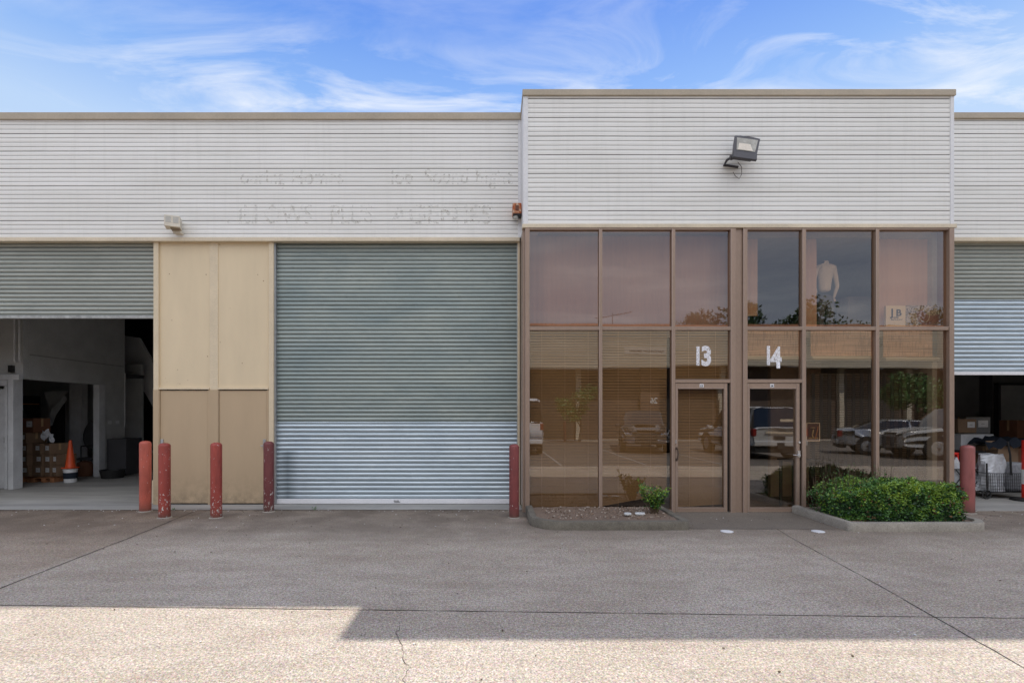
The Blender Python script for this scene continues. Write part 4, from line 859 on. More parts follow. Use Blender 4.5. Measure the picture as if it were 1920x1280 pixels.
fs = [(i * 7 + k, i * 7 + k + 1, (i + 1) * 7 + k + 1, (i + 1) * 7 + k) for i in range(8) for k in range(6)]; mb.add(vs, fs)
tag(mb.build('plastic_wrap', M['foil']), 'crumpled white plastic wrap lying over the cartons', 'plastic wrap')
# cone on a bucket
Y = 11.75; x = PX(132, Y)
t = thing('bucket', 'white paint bucket with dark label beneath the orange cone', 'bucket', (x, Y, .012))
mb = MB(); mb.lathe([(.12, .012), (.135, .30), (.14, .30), (.14, .32), (.0, .322)], 24, (x, Y, 0)); mb.build('tub', M['paper'], t, smooth=True)
mb = MB(); mb.lathe([(.1275, .10), (.1345, .24)], 24, (x, Y, 0)); mb.build('tub_label', M['navy'], t, smooth=True)
t = thing('traffic_cone', 'orange traffic cone standing on the white bucket beside the cartons', 'traffic cone', (x, Y, .335))
mb = MB(); mb.lathe([(.105, .36), (.098, .38), (.026, .98), (.018, .985)], 24, (x, Y, 0)); mb.build('cone', M['orange'], t, smooth=True); mb = MB(); mb.box(x - .12, x + .12, Y - .12, Y + .12, .335, .36); mb.build('base', M['orange'], t, bevel=.008)
mb = MB(); mb.box(XS + .01, XS + .5, 13.0, 13.6, .012, .95); tag(mb.build('cabinet', M['intdark'], bevel=.01), 'low dark grey cabinet below the wall sockets', 'cabinet')
# office chair silhouette
Y = 13.3; x = PX(172, Y); t = thing('folding_chair', 'dark round backed chair in the shadow behind the column', 'chair', (x, Y, .012))
mb = MB(); mb.lathe([(.0, -.02), (.22, -.015), (.25, 0), (.22, .015), (.0, .02)], 20, (x + .02, Y, 1.05), Matrix.Rotation(R(80), 4, 'X') @ Matrix.Scale(1.5, 4, (0, 1, 0))); mb.build('backrest', M['intdark'], t, smooth=True)
mb = MB(); mb.tube([(x - .2, Y - .1, .75), (x - .18, Y - .12, .1), (x + .1, Y - .1, .03)], .015, 8); mb.tube([(x - .2, Y - .1, .75), (x + .15, Y - .1, .78), (x + .2, Y, .1)], .015, 8); mb.build('tubular_frame', M['black'], t, smooth=True)
B_ = MB(); B_.box(x - .2, x + .2, Y - .3, Y + .1, .40, .46); B_.build('seat', M['intdark'], t, bevel=.02)
mb = MB(); mb.lathe([(.17, .012), (.20, .25), (.15, .36), (.02, .40)], 14, (PX(170, 12.9) - .2, 12.95, 0)); tag(mb.build('sack', M['card2'], smooth=True), 'brown tied sack on the floor just left of the pale column', 'sack')
Y = 14.3; t = thing('workbench', 'low grey bench against the stairs at the back of the loading bay', 'bench', (PX(258, Y), Y, .012))
B('top', M['int'], t, (PX(228, Y), PX(292, Y), Y - .2, Y + .3, PZ(848, Y), PZ(844, Y))); B('leg', M['intdark'], t, (PX(250, Y), PX(256, Y), Y, Y + .05, .012, PZ(848, Y))); B('leg', M['intdark'], t, (PX(284, Y), PX(288, Y), Y, Y + .05, .012, PZ(848, Y)))
carton(PX(243, Y - .1), Y - .05, .012, .26, .3, .34, 0, M['card2'], 'lone brown carton with a label under the low bench', True, None)
mb = MB(); mb.lathe([(.22, .012), (.27, .22), (.25, .22), (.2, .04)], 20, (PX(211, 12.5), 12.5, 0)); tag(mb.build('tub', M['black'], smooth=True), 'black tub on the floor before the low dark cabinet', 'tub')
B('curb_block', M['paneltrim'], bld, (PX(286.5, 9.0), PX(290, 9.0), 8.98, 9.2, .012, .42))

# ================================================================== right loading bay interior
B('back_wall', M['intmid'], bld, (7.3, 16, 14.0, 14.1, .012, 6.3)); B('back_column', M['intdark'], bld, (PX(1849, 13.8), PX(1861, 13.8), 13.8, 13.99, .012, 5))
Y = 13.9; B('door_panel', M['int'], bld, (PX(1873, Y), PX(1960, Y), Y, Y + .08, .012, PZ(722, Y))); B('door_surround', M['intdark'], bld, (PX(1869, Y), PX(1873, Y), Y - .05, Y + .08, .012, PZ(718, Y)), (PX(1869, Y), PX(1960, Y), Y - .051, Y + .08, PZ(722, Y), PZ(718, Y)))
def rb(px, py_b, Y, w, d, h, rz, m, label, lab=False, z=None):
    z = PZ(py_b, Y) if z is None else z
    return carton(PX(px, Y), Y, max(z, .013), w, d, h, R(rz), m, label, lab, None)
rb(1864, 0, 10.7, .55, .5, .62, 12, M['card'], 'large open cardboard box behind the wire basket trolley', False, .30)
rb(1908, 0, 11.0, .60, .5, .66, -8, M['card2'], 'big brown cardboard box at the right edge behind the trolley', False, .20)
rb(1905, 0, 12.2, .42, .4, .42, 5, M['card2'], 'brown carton on top of the pile at the back right', False, 1.02)
rb(1798, 0, 11.2, .40, .4, .30, 0, M['card'], 'small carton on the shelf beside the bay post', True, 1.18)
rb(1815, 0, 11.0, .75, .4, .34, 4, M['intlight'], 'long pale grey box behind the red bollard', False, .82)
rb(1820, 0, 11.5, .50, .4, .36, -6, M['intmid'], 'dim carton stacked behind the long pale box', True, 1.16)
Y = 10.9; t = thing('shelf_table', 'dark trestle table carrying the boxes in the right bay', 'table', (PX(1810, Y), Y, .012))
B('top', M['intdark'], t, (PX(1784, Y), PX(1840, Y), Y - .3, Y + .9, .78, .815)); B('leg', M['intdark'], t, (PX(1792, Y), PX(1795, Y), Y - .25, Y - .2, .012, .78)); B('leg', M['intdark'], t, (PX(1832, Y), PX(1835, Y), Y - .25, Y - .2, .012, .78))
B('open_flap', M['card'], None, (PX(1846, 10.45), PX(1884, 10.45), 10.42, 10.43, PZ(843, 10.42), PZ(826, 10.42))).name = 'cardboard_sheet'
o = bpy.data.objects['cardboard_sheet']; tag(o, 'flat tan cardboard sheet hanging in front of the large open box', 'cardboard')
# lower support for stacked boxes
tag(B('crate', M['intdark'], None, (PX(1845, 10.6), PX(1925, 10.6), 10.45, 11.3, .013, .195), bevel=.01), 'dark low crate under the large cardboard boxes', 'crate')
tag(B('steel_rack', M['intdark'], None, (PX(1885, 12.2), PX(1930, 12.2), 12.0, 12.45, .013, 1.01), bevel=.01), 'dark rack holding the carton at the back right', 'rack')
mb = MB(); vs = []; fs = []
for i in range(14):
    for j in range(8): u = i / 13; vs.append((PX(1828 + 96 * u, 10.6), 10.3 + j * .10, 1.0 + .06 * math.sin(u * 3.1) + .10 * math.sin(i * 1.7 + j) * .5 - (.14 if j == 0 else 0) - (.02 if u < .1 else 0) + .03 * random.random()))
fs = [(i * 8 + k, i * 8 + k + 1, (i + 1) * 8 + k + 1, (i + 1) * 8 + k) for i in range(13) for k in range(7)]; mb.add(vs, fs)
tag(mb.build('cloth_pile', M['navy'], smooth=True), 'pile of dark navy cloth thrown over the cardboard boxes', 'cloth')
tag(B('red_stool', M['redplastic'], None, (PX(1787, 9.9), PX(1798, 9.9), 9.9, 10.1, PZ(852, 9.9), PZ(848, 9.9)), (PX(1795, 9.9), PX(1798, 9.9), 9.9, 9.94, .013, PZ(851, 9.9)), (PX(1787, 9.9), PX(1790, 9.9), 9.9, 9.94, .013, PZ(851, 9.9))), 'bright red plastic stool seen beside the bay post', 'stool')
# folding wagon
Y = 9.7; t = thing('folding_wagon', 'grey fabric folding wagon with crossed metal braces behind the bollard', 'wagon', (PX(1818, Y), Y, .013)); X = lambda a: PX(a, Y); Z = lambda a: PZ(a, Y)
B('fabric_tub', simple('grey_canvas', (.36, .37, .38), .85, var=.3, scale=6), t, (X(1786), X(1850), Y, Y + .4, Z(911), Z(880)), bevel=.02)
mb = MB(); 
for a, b in ((1790, 1812), (1812, 1790), (1826, 1848), (1848, 1826)): mb.tube([(X(a), Y - .02 - (a % 3) * .004, Z(880)), (X(b), Y - .02 - (a % 3) * .004, Z(908))], .010, 6)
mb.tube([(X(1786), Y - .02, Z(910)), (X(1852), Y - .02, Z(910))], .010, 6); mb.tube([(X(1786), Y - .02, Z(879)), (X(1852), Y - .02, Z(879))], .009, 6); mb.build('brace_frame', M['black'], t, smooth=True)
mb = MB(); mb.prism([(X(1789), Z(880)), (X(1788), Z(868)), (X(1799), Z(857)), (X(1806), Z(872)), (X(1808), Z(880))], 'y', Y + .05, Y + .3); mb.build('bag', M['foil'], t); 
mb = MB(); mb.prism([(X(1822), Z(880)), (X(1824), Z(868)), (X(1831), Z(878))], 'y', Y + .0, Y + .02); mb.build('flap', M['paper'], t)
# wire basket trolley
Y = 9.45; t = thing('basket_trolley', 'black wire basket trolley on small spoked wheels', 'trolley', (PX(1880, Y), Y, .013)); X = lambda a: PX(a, Y); Z = lambda a: PZ(a, Y)
mb = MB(); x0, x1, z0, z1 = X(1853), X(1936), Z(922), Z(887)
for k in range(25): x = x0 + (x1 - x0) * k / 24; mb.tube([(x, Y, z0), (x - .01, Y - .02, z1)], .0035, 4); mb.tube([(x, Y + .4, z0), (x, Y + .42, z1)], .0035, 4)
for k in range(7): z = z0 + (z1 - z0) * k / 6; mb.tube([(x0, Y - .02 * k / 6, z), (x1, Y - .02 * k / 6, z)], .0035 if 0 < k < 6 else .008, 4); mb.tube([(x0, Y - .02 * k / 6, z), (x0, Y + .42, z)], .0035 if 0 < k < 6 else .008, 4)
mb.build('wire_basket', M['black'], t)
B('basket_base', M['black'], t, (x0, x1, Y, Y + .4, z0 - .015, z0 - .001))
mb = MB(); mb.tube([(X(1850), Y, Z(868)), (X(1851), Y, Z(925))], .014, 8); mb.tube([(X(1886), Y - .03, Z(827)), (X(1892), Y - .02, Z(852)), (X(1896), Y, Z(890))], .016, 8); mb.tube([(x0, Y + .05, z0 - .02), (X(1850), Y, Z(925))], .012, 8); mb.build('handle_frame', M['black'], t, smooth=True)
for px in (1847, 1925):
    w = MB(); 
    c = Vector((X(px), Y - .03, .013 + .088)); RR = .088; ring = [c + Vector((math.cos(a) * RR * .88, 0, math.sin(a) * RR * .88)) for a in [i * 2 * math.pi / 24 for i in range(25)]]
    w.tube(ring, .012, 8, False); wh = w.build('wheel', M['black'], t, smooth=True)
    s = MB(); 
    for k in range(5): a = k * 1.256 + .3; s.tube([c, c + Vector((math.cos(a) * RR * .8, 0, math.sin(a) * RR * .8))], .006, 5)
    s.tube([c + Vector((0, -.02, 0)), c + Vector((0, .03, 0))], .016, 10); s.build('spokes', M['black'], wh)
mb = MB(); vs = []; N1, N2 = 18, 12
for i in range(N1):
    for j in range(N2):
        a = i / N1 * 6.283; u = j / (N2 - 1); pinch = .35 + .65 * math.sin(min(1, u * 1.25 + .15) * math.pi * .62) if u > 0 else .6
        r = 1 + .16 * math.sin(a * 3 + u * 4) + .10 * math.sin(a * 7 + u * 9)
        vs.append((X(1876) + math.cos(a) * .25 * r * (1.05 - .25 * u), Y + .2 + math.sin(a) * .17 * r * (1 - .2 * u), z0 + u * (Z(853) - z0) + .02 * math.sin(a * 5 + 3) * u))
fs = [(i * N2 + k, i * N2 + k + 1, ((i + 1) % N1) * N2 + k + 1, ((i + 1) % N1) * N2 + k) for i in range(N1) for k in range(N2 - 1)] + [tuple(i * N2 + N2 - 1 for i in range(N1))]
mb.add(vs, fs); tag(mb.build('plastic_bag', M['foil'], smooth=False), 'crumpled silver grey plastic bag stuffed in the wire basket', 'bag')
tag(B('grey_sack', simple('grey_woven_sack', (.30, .31, .33), .8, var=.3, scale=20), None, (X(1898), X(1934), Y + .05, Y + .36, z0 + .003, Z(868)), bevel=.05), 'grey woven sack in the right half of the wire basket', 'sack')
# barrier post
Y = 9.25; x = PX(1926, Y); t = thing('barrier_post', 'red and white striped plastic barrier post at the right edge', 'barrier post', (x, Y, .013))
for k in range(4): mb = MB(); mb.lathe([(.075, .05 + k * .265), (.075, .05 + (k + 1) * .265 - .001)], 20, (x, Y, 0)); o = mb.build('stripe', M['redplastic'] if k % 2 == 0 or k == 3 else M['paper'], t, smooth=True)
mb = MB(); mb.lathe([(.24, .013), (.22, .05), (.09, .065)], 24, (x, Y, 0)); mb.build('base', M['black'], t, smooth=True)

# ================================================================== the far side of the yard (seen mirrored in the glass)
YO = -13.8
ob_ = thing('facing_warehouse', 'long cream clad warehouse across the yard behind the viewer', 'building', (12, YO - .9, 0))
m, nt = mat('cream_cladding'); s = nd(nt, 'ShaderNodeSeparateXYZ'); lk(nt, coords(nt), s.inputs[0])
fr = math_(nt, 'FRACT', math_(nt, 'MULTIPLY', s.outputs[2], 6.6)); line = ramp(nt, fr, [(0.0, 1), (.14, 1), (.18, 0)])
col = mix(nt, line, ramp(nt, noise(nt, coords(nt, (.4, 1, 2)), 1.0, 5), [(.3, (.52, .45, .34)), (.7, (.66, .58, .45))]), (.22, .18, .13)); bsdf(nt, col, .6); M['cream'] = m
B('fascia', M['cream'], ob_, (-16, 44, YO - .3, YO, 4.35, 6.75)); B('roof_cap', simple('orange_brown_cap', (.55, .24, .12), .6), ob_, (-16, 44, YO - .32, YO + .04, 6.75, 6.88))
B('soffit', M['intmid'], ob_, (-16, 44, YO - 1.3, YO - .31, 4.40, 4.5)); B('roof', M['intmid'], ob_, (-16, 44, YO - 9, YO - 1.35, 6.0, 6.1))
m, nt = mat('brown_brick'); bt = nd(nt, 'ShaderNodeTexBrick'); bt.inputs['Scale'].default_value = 4; bt.inputs['Color1'].default_value = (.085, .055, .04, 1); bt.inputs['Color2'].default_value = (.11, .07, .05, 1); bt.inputs['Mortar'].default_value = (.13, .11, .09, 1)
mp = nd(nt, 'ShaderNodeMapping'); mp.inputs['Rotation'].default_value = (R(90), 0, 0); g_ = nd(nt, 'ShaderNodeNewGeometry'); lk(nt, g_.outputs['Position'], mp.inputs[0]); lk(nt, mp.outputs[0], bt.inputs['Vector']); bsdf(nt, bt.outputs['Color'], .8)
B('wall', m, ob_, (-16, 44, YO - 1.6, YO - 1.3, 0, 4.39))
darks = simple('dark_brown_shutter', (.055, .048, .042), .6, var=.2)
for x0 in (-10, -4.5, 1.2, 10.2, 17.5, 21.5, 27.5, 34):
    mb = MB(); 
    z = .1
    while z < 3.7: mb.box(x0, x0 + 3.6, YO - 1.29, YO - 1.25 + .0, z, z + .085); z += .11
    mb.build('roller_door', darks, ob_)
    B('post', M['cream'], ob_, (x0 + 3.9, x0 + 4.2, YO - 1.28, YO - 1.0, 0, 4.39))
wt = simple('white_number', (.85, .85, .82), .5)
text('unit_number', '26', .5, (10.05, YO - .99, 2.2), wt, ob_, .9, .01, face=1); text('unit_number', '25', .5, (27.3, YO - .95, 2.2), wt, ob_, .9, .01, face=1)
B('number_pier', simple('brown_pier', (.16, .10, .07), .8), ob_, (9.0, 10.18, YO - 1.28, YO - 1.0, 0, 4.38), (26.2, 27.4, YO - 1.28, YO - .97, 0, 4.38))
B('sign_panel', simple('pale_sign', (.66, .58, .48), .6), ob_, (7.75, 10.25, YO + .002, YO + .02, 5.1, 5.52))
text('sign_lettering', 'Aged Care Linen Specialists', .19, (10.12, YO + .026, 5.24), M['ink'], ob_, .98, .002, face=1)
# aerial
t = thing('tv_aerial', 'thin television aerial on the roof across the yard', 'aerial', (7.2, YO - .8, 6.1)); mb = MB(); mb.tube([(7.2, YO - .8, 6.1), (7.2, YO - .8, 7.7)], .02, 6); mb.build('mast', M['black'], t)
mb = MB(); mb.tube([(6.2, YO - .8, 7.35), (8.4, YO - .8, 7.75)], .02, 6)
for k in range(9): x = 6.3 + k * .24; mb.tube([(x, YO - 1.1, 7.37 + k * .043), (x, YO - .5, 7.37 + k * .043)], .009, 4); 
mb.build('boom', M['black'], t)
# trees
def tree(x, y, h, r, label, n=2600, seed=1, low=.35, m='treeleaf'):
    rn = random.Random(seed); t = thing('tree', label, 'tree', (x, y, 0), group='trees beyond the facing warehouse' if h > 4 else None)
    tb = MB(); tb.tube([(x, y, 0), (x + .1, y, h * .3), (x - .05, y + .1, h * .6), (x, y, h * .85)], [h * .028, h * .022, h * .014, h * .005], 8); tips = []
    for k in range(9):
        a = rn.uniform(0, 6.28); z0 = h * rn.uniform(.3, .65); e = Vector((x + math.cos(a) * r * rn.uniform(.4, .8), y + math.sin(a) * r * rn.uniform(.4, .8), z0 + h * rn.uniform(.12, .32))); tb.tube([(x, y, z0), Vector((x, y, z0)).lerp(e, .5) + Vector((0, 0, .1)), e], [h * .011, h * .007, h * .003], 6); tips.append(e)
    tb.build('trunk', M['bark'], t, smooth=True)
    cl = [(q_ + Vector((rn.uniform(-.5, .5), rn.uniform(-.5, .5), rn.uniform(-.2, .6))) * r * .35, r * rn.uniform(.18, .38)) for q_ in tips for _ in range(3)] + [(Vector((x, y, h * .88)), r * .35)]
    lf = MB()
    for i in range(int(n * 2.4)):
        c, rr = cl[rn.randrange(len(cl))]; d = Vector((rn.gauss(0, 1), rn.gauss(0, 1), rn.gauss(0, .8))).normalized() * rr * rn.uniform(.5, 1.05); leaf(lf, c + d, r * rn.uniform(.07, .12), rn)
    lf.build('crown', M[m], t)
tree(14.3, -21.5, 9.0, 2.1, 'small leafy tree rising behind the roof across the yard', 1800, 2); tree(17.5, -22, 10.0, 2.6, 'taller dark tree rising behind the roof across the yard', 2400, 3); tree(22.6, -21, 9.3, 3.0, 'broad dark tree behind the roof opposite the mannequin', 2800, 4); tree(26.5, -23, 9.2, 3.0, 'rounded dark tree behind the roof opposite the right windows', 2400, 5); tree(32.5, -22, 10.0, 2.6, 'narrow dark tree far to the side behind the roof across the yard', 2000, 6)
tree(4.9, -12.3, 2.9, 1.3, 'shrubby green tree before the facing shutters near the van', 1500, 8, m='leaf'); tree(22.5, -10.5, 3.6, 1.9, 'wide leafy shrub before the facing shutters near the sedan', 2600, 9, m='leaf')
for xx, lab in ((4.2, 'dull red bollard in front of the facing warehouse, near the shrub'), (13.6, 'dull red bollard in front of the facing warehouse, near the roller doors')):
    mb = MB(); mb.lathe([(.08, 0), (.08, 1.1), (.05, 1.14), (.0, 1.15)], 16, (xx, YO + .5, 0)); tag(mb.build('far_bollard', M['bol_red'], smooth=True), lab, 'bollard')

# cars
def paint(name, c, metal=.2): return simple(name, c, .22, metal, var=.03, bump=0.0, spec=.6)
def car(label, x, y, rz, st, m, wheels, wr, glassf, kind, lights=None, W=.92):
    """st: stations (x, half width, z low, z belt, z top, half width roof)"""
    t = thing('parked_car', label, kind, (x, y, 0), rz, 'cars parked across the yard')
    body = MB(); gl = MB()
    def ring(s):
        X_, w, zl, zb, zt, wr_ = s; r = [(w * .86, zl), (w * .98, zl + .08), (w, (zl + zb) * .5), (w * .97, zb - .06), (w * .93, zb), (wr_, zt - .05), (wr_ * .9, zt - .01), (wr_ * .5, zt + .005)]
        pts = [(X_, -a, b) for a, b in r]; pts += [(X_, a, b) for a, b in r[::-1]]; return pts
    n = 16
    rings = [ring(s) for s in st]
    for i in range(len(st) - 1):
        tall0 = st[i][4] - st[i][3] > .2; tall1 = st[i + 1][4] - st[i + 1][3] > .2
        for k in range(n - 1):
            q4 = [rings[i][k], rings[i][k + 1], rings[i + 1][k + 1], rings[i + 1][k]]
            side = k in (4, 10); topf = 4 < k < 10
            isg = (glassf[i] and side) or (topf and 5 <= k <= 9 and tall0 != tall1 and glassf[i])
            (gl if isg else body).add(q4, [(0, 1, 2, 3)])
    body.add(rings[0], [tuple(range(n))]); body.add(rings[-1], [tuple(range(n))[::-1]])
    for i in range(len(st) - 1): body.add([rings[i][0], rings[i][15], rings[i + 1][15], rings[i + 1][0]], [(0, 1, 2, 3)])
    bm_ = body.build('body', m, t, smooth=True, local=True)
    w_ = bm_.modifiers.new('w', 'WELD'); w_.merge_threshold = .0005
    gl.build('windows', M['carglass'], t, local=True, smooth=True)
    Wm = max(s[1] for s in st)
    for wx in wheels:
        for sd in (-1, 1):
            T = Matrix.Translation((wx, sd * (Wm - .10), wr)) @ Matrix.Rotation(R(90), 4, 'X'); w = MB()
            w.lathe([(wr * .6, -.11), (wr * .95, -.11), (wr, -.08), (wr, .08), (wr * .95, .11), (wr * .6, .11)], 28, (0, 0, 0), T); wo = w.build('wheel', M['black'], t, smooth=True, local=True)
            r_ = MB(); T2 = Matrix.Translation((wx, sd * (Wm + .012), wr)) @ Matrix.Rotation(R(90), 4, 'X')
            for k in range(6):
                a = k * math.pi / 3; r_.box(.0, wr * .58, -.035, .035, -.012, .012, T2 @ Matrix.Rotation(a, 4, 'Z'))
            r_.lathe([(wr * .56, -.006), (wr * .62, 0), (wr * .56, .008)], 24, (0, 0, 0), T2); r_.build('rim', M['steel'], wo, local=True, smooth=True)
            a_ = MB(); T3 = Matrix.Translation((wx, sd * (Wm - .02), wr + .03)) @ Matrix.Rotation(R(90), 4, 'X'); a_.lathe([(wr * 1.09, -.028), (wr * 1.09, .028)], 24, (0, 0, 0), T3); a_.build('wheel_arch', M['black'], t, local=True)
    L = st[-1][0]; w1 = st[-2][1]; w0_ = st[1][1]
    zb = st[-2][3]
    for sd in (-1, 1):
        mb = MB(); mb.box(L - .16, L + .004, sd * w1 * .62, sd * w1 * .95, zb - .17, zb - .06); mb.build('headlight', M['chrome'], t, .02, local=True)
        zr_ = st[1][3]; mb = MB(); mb.box(-.01, .16, sd * w0_ * .86, sd * w0_ * 1.005, zr_ - .28, zr_ - .02); mb.build('tail_light', M['tail'], t, .015, local=True)
        mb = MB(); xm_ = [s for s in st if s[4] - s[3] > .3][-1][0] + .25; mb.box(xm_, xm_ + .14, sd * (Wm + .02), sd * (Wm + .2), st[-3][3] + .02, st[-3][3] + .17); mb.build('mirror', m, t, .03, local=True)
    mb = MB(); mb.box(L - .05, L + .012, -w1 * .5, w1 * .5, zb - .45, zb - .08); mb.build('grille', M['black'], t, .02, local=True)
    mb = MB()
    for k in range(6): mb.box(L + .010, L + .022, -w1 * .48, w1 * .48, zb - .43 + k * .06, zb - .418 + k * .06)
    mb.build('grille_bars', M['chrome'], t, local=True)
    mb = MB(); mb.box(L + .02, L + .03, -.18, .18, zb - .60, zb - .49); mb.build('number_plate', M['ink'], t, local=True)
    mb = MB(); mb.box(-.03, .02, -.18, .18, st[1][3] - .38, st[1][3] - .27); mb.build('number_plate', M['ink'], t, local=True)
    mb = MB(); mb.box(-.06, .1, -w0_ * .96, w0_ * .96, st[0][2] - .02, st[0][2] + .16); mb.build('rear_bumper', m, t, .03, local=True)
    mb = MB(); mb.box(.02, .3, -w0_ * .9, w0_ * .9, .25, st[0][2] - .02); mb.build('underbody', M['black'], t, .02, local=True)
    return t
def suv(H, L, Wd): 
    return [(0, Wd * .92, .50, 1.08, 1.10, Wd * .86), (.05, Wd * .97, .42, 1.10, 1.14, Wd * .90), (.28, Wd, .38, 1.12, H - .05, Wd * .76), (.42, Wd, .36, 1.12, H, Wd * .78), (1.25, Wd, .34, 1.12, H + .01, Wd * .79), (1.33, Wd, .34, 1.12, H + .01, Wd * .79), (2.25, Wd, .34, 1.11, H + .01, Wd * .79), (2.33, Wd, .34, 1.11, H, Wd * .79), (L - 1.95, Wd, .34, 1.10, H - .03, Wd * .77), (L - 1.25, Wd, .34, 1.07, 1.13, Wd * .84), (L - .35, Wd * .97, .36, .98, 1.03, Wd * .82), (L - .06, Wd * .90, .38, .88, .93, Wd * .78), (L, Wd * .82, .42, .78, .80, Wd * .7)]
sg_ = [0, 1, 0, 1, 0, 1, 0, 1, 1, 0, 0, 0]
def sedan(H, L, Wd):
    return [(0, Wd * .88, .42, .90, .94, Wd * .78), (.06, Wd * .95, .36, .96, 1.0, Wd * .84), (.55, Wd, .32, .99, 1.04, Wd * .80), (1.25, Wd, .30, .99, H - .06, Wd * .68), (1.6, Wd, .3, .99, H, Wd * .70), (2.2, Wd, .3, .98, H + .01, Wd * .72), (2.28, Wd, .3, .98, H + .01, Wd * .72), (2.9, Wd, .3, .97, H - .03, Wd * .70), (3.65, Wd, .3, .94, .99, Wd * .80), (L - .3, Wd * .95, .32, .80, .85, Wd * .78), (L - .05, Wd * .86, .34, .68, .72, Wd * .74), (L, Wd * .78, .36, .6, .62, Wd * .7)]
ss_ = [0, 0, 1, 1, 1, 0, 1, 1, 0, 0, 0]
def van():
    return [(0, .90, .45, 1.2, 1.24, .88), (.03, .93, .42, 1.25, 1.3, .90), (.12, .94, .38, 1.25, 2.12, .80), (.3, .95, .36, 1.25, 2.22, .80), (1.4, .95, .34, 1.25, 2.24, .81), (1.5, .95, .34, 1.25, 2.24, .81), (3.0, .95, .34, 1.25, 2.24, .81), (3.1, .95, .34, 1.25, 2.24, .81), (3.7, .95, .34, 1.22, 2.18, .80), (4.5, .93, .34, 1.12, 1.20, .80), (4.8, .88, .36, .95, 1.0, .76), (4.86, .8, .4, .8, .82, .7)]
vs_ = [0, 1, 0, 0, 0, 0, 0, 1, 1, 0, 0]
UP = math.pi / 2
# rear of each car is at local x=0, nose along +x
car('white high roofed van parked nose away, seen mirrored at the left edge of the glass', 1.02, -3.2, -UP, van(), paint('van_white', (.78, .78, .78), 0), (.95, 3.85), .34, vs_, 'van')
car('dark grey four wheel drive facing the glass, seen mirrored in the second lower pane', 7.0, -8.1, UP + .22, suv(1.72, 4.9, .95), paint('dark_grey', (.09, .088, .09)), (.95, 3.9), .38, sg_, 'car')
pr = car('silver white four wheel drive parked tail towards door 14', 10.0, -1.1, -UP, suv(1.85, 4.8, .94), paint('pearl_silver', (.66, .65, .63)), (.95, 3.75), .39, sg_, 'car')
mb = MB(); mb.box(-.055, -.03, .12, .62, 1.22, 1.42, Matrix.Translation((.17, 0, 0)) @ Matrix.Rotation(R(0), 4, 'Y')); mb.box(-.065, -.04, -.5, .5, .92, .98, None); mb.build('window_notice', simple('paper_notice', (.75, .62, .45), .7), pr, local=True)
mb = MB(); mb.box(-.10, .02, -.12, .12, .38, .62); mb.build('tow_hitch', M['black'], pr, .02, local=True)
car('silver sedan parked at an angle, seen mirrored behind the hedge', 14.0, -4.3, .48, sedan(1.38, 4.7, .91), paint('silver', (.42, .44, .46), .5), (.95, 3.75), .33, ss_, 'car')
car('silver grey off roader side on, seen mirrored in the rightmost lower pane', 19.3, -1.5, math.pi + .12, suv(1.82, 4.9, .94), paint('warm_silver', (.50, .49, .46), .3), (.95, 3.9), .40, sg_, 'car')

# ================================================================== world, sun, camera
w = bpy.data.worlds.new('World'); sc.world = w; w.use_nodes = True; nt = w.node_tree; nt.nodes.clear()
SUN = Vector((1.57, 4.57, 6.8)).normalized(); elev = math.asin(SUN.z); az = math.atan2(SUN.x, SUN.y)
sky = nd(nt, 'ShaderNodeTexSky', sky_type='NISHITA'); sky.sun_disc = False; sky.sun_elevation = elev; sky.sun_rotation = az; sky.air_density = 1.0; sky.dust_density = .4; sky.ozone_density = 2.0
tc = nd(nt, 'ShaderNodeTexCoord'); sp = nd(nt, 'ShaderNodeSeparateXYZ'); lk(nt, tc.outputs['Generated'], sp.inputs[0])
z = sp.outputs[2]
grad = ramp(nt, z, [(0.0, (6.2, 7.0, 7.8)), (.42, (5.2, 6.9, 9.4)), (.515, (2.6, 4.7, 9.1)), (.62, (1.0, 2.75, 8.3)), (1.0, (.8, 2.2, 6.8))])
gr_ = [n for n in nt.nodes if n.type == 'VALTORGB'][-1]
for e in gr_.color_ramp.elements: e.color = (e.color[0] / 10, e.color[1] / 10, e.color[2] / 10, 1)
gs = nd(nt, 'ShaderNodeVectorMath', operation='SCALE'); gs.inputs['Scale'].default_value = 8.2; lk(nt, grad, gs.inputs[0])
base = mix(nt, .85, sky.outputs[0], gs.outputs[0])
# clouds on a flat layer: direction / height
zz = math_(nt, 'MAXIMUM', z, .04)
cx_ = math_(nt, 'DIVIDE', sp.outputs[0], zz); cy_ = math_(nt, 'DIVIDE', sp.outputs[1], zz); cmb = nd(nt, 'ShaderNodeCombineXYZ'); lk(nt, cx_, cmb.inputs[0]); lk(nt, cy_, cmb.inputs[1])
mp = nd(nt, 'ShaderNodeMapping'); mp.inputs['Rotation'].default_value = (0, 0, R(-14)); mp.inputs['Scale'].default_value = (1.0, 2.1, 1); mp.inputs['Location'].default_value = (1.7, .6, 0); lk(nt, cmb.outputs[0], mp.inputs[0])
n1 = noise(nt, mp.outputs[0], 1.5, 9, .62, .9); n2 = noise(nt, mp.outputs[0], .55, 3, .5)
cm = math_(nt, 'MULTIPLY', ramp(nt, n1, [(.455, 0), (.68, 1)]), ramp(nt, n2, [(.42, .15), (.62, 1)]))
north = base; base = mix(nt, cm, base, (7.3, 7.5, 7.8))
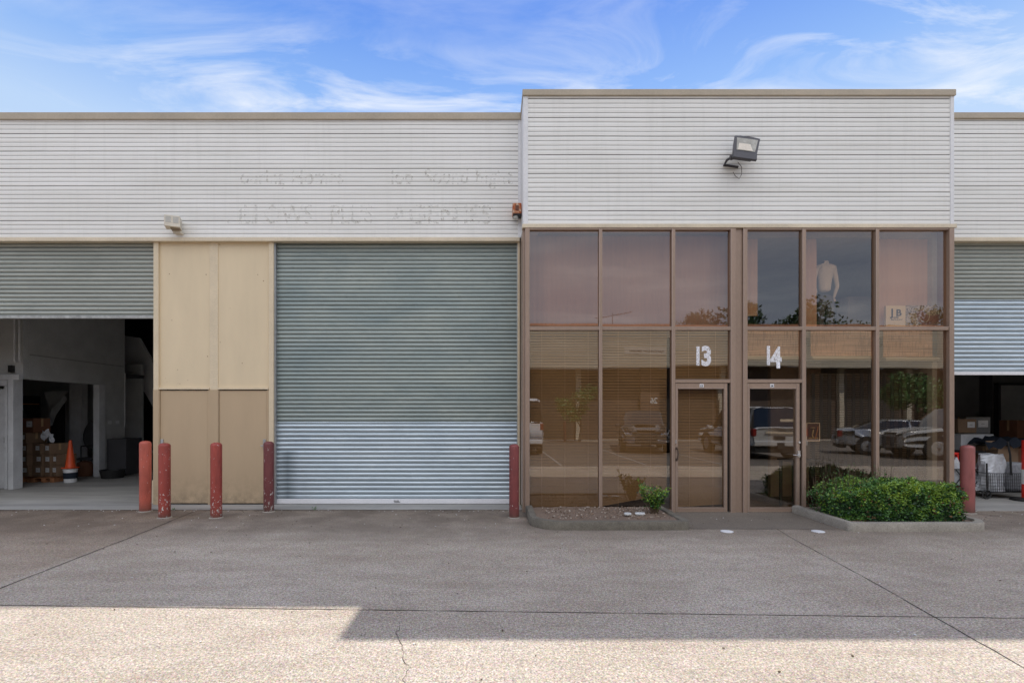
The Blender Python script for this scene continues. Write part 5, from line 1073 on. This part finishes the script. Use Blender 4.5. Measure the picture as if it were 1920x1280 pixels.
# grey cloud bank behind the viewer, boosted overhead as fill light for the walls
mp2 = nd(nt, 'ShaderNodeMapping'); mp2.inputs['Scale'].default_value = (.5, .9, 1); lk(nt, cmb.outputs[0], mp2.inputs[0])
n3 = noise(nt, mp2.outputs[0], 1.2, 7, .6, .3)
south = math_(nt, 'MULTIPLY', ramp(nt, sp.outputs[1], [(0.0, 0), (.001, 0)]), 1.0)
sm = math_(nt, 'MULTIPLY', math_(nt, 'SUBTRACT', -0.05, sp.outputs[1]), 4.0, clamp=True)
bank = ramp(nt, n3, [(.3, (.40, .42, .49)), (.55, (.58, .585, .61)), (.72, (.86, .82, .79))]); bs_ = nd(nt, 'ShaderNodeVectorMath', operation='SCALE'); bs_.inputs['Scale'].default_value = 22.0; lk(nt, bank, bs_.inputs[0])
lowc = ramp(nt, z, [(.30, (.34, .375, .44)), (.52, (1, 1, 1))])  # dimmed and blued low down where the glass mirrors it
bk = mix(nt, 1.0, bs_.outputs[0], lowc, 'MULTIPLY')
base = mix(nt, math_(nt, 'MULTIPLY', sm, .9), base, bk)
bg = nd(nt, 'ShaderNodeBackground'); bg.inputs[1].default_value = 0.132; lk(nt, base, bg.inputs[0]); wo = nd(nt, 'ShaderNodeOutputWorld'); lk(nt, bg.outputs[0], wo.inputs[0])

sd = bpy.data.lights.new('sun', 'SUN'); sd.energy = 5.0; sd.angle = R(.55); sd.color = (1, .96, .91); so = bpy.data.objects.new('sun', sd); COL.objects.link(so); so.location = SUN * 40
so.rotation_euler = (-SUN).to_track_quat('-Z', 'Y').to_euler()
cd = bpy.data.cameras.new('camera'); cam = bpy.data.objects.new('camera', cd); COL.objects.link(cam); cam.location = (0, 0, CH); cam.rotation_euler = (R(90), 0, 0)
cd.sensor_width = 36; cd.lens = F / 1920 * 36; cd.shift_x = (960 - VX) / 1920; cd.shift_y = (HY - 640) / 1920; cd.clip_end = 2000; cd.clip_start = .05; sc.camera = cam
sc.view_settings.view_transform = 'Standard'; sc.view_settings.look = 'None'; sc.view_settings.exposure = 0; sc.view_settings.gamma = 1
sc.cycles.transparent_max_bounces = 24; sc.cycles.max_bounces = 10; sc.cycles.diffuse_bounces = 5; sc.cycles.caustics_reflective = False
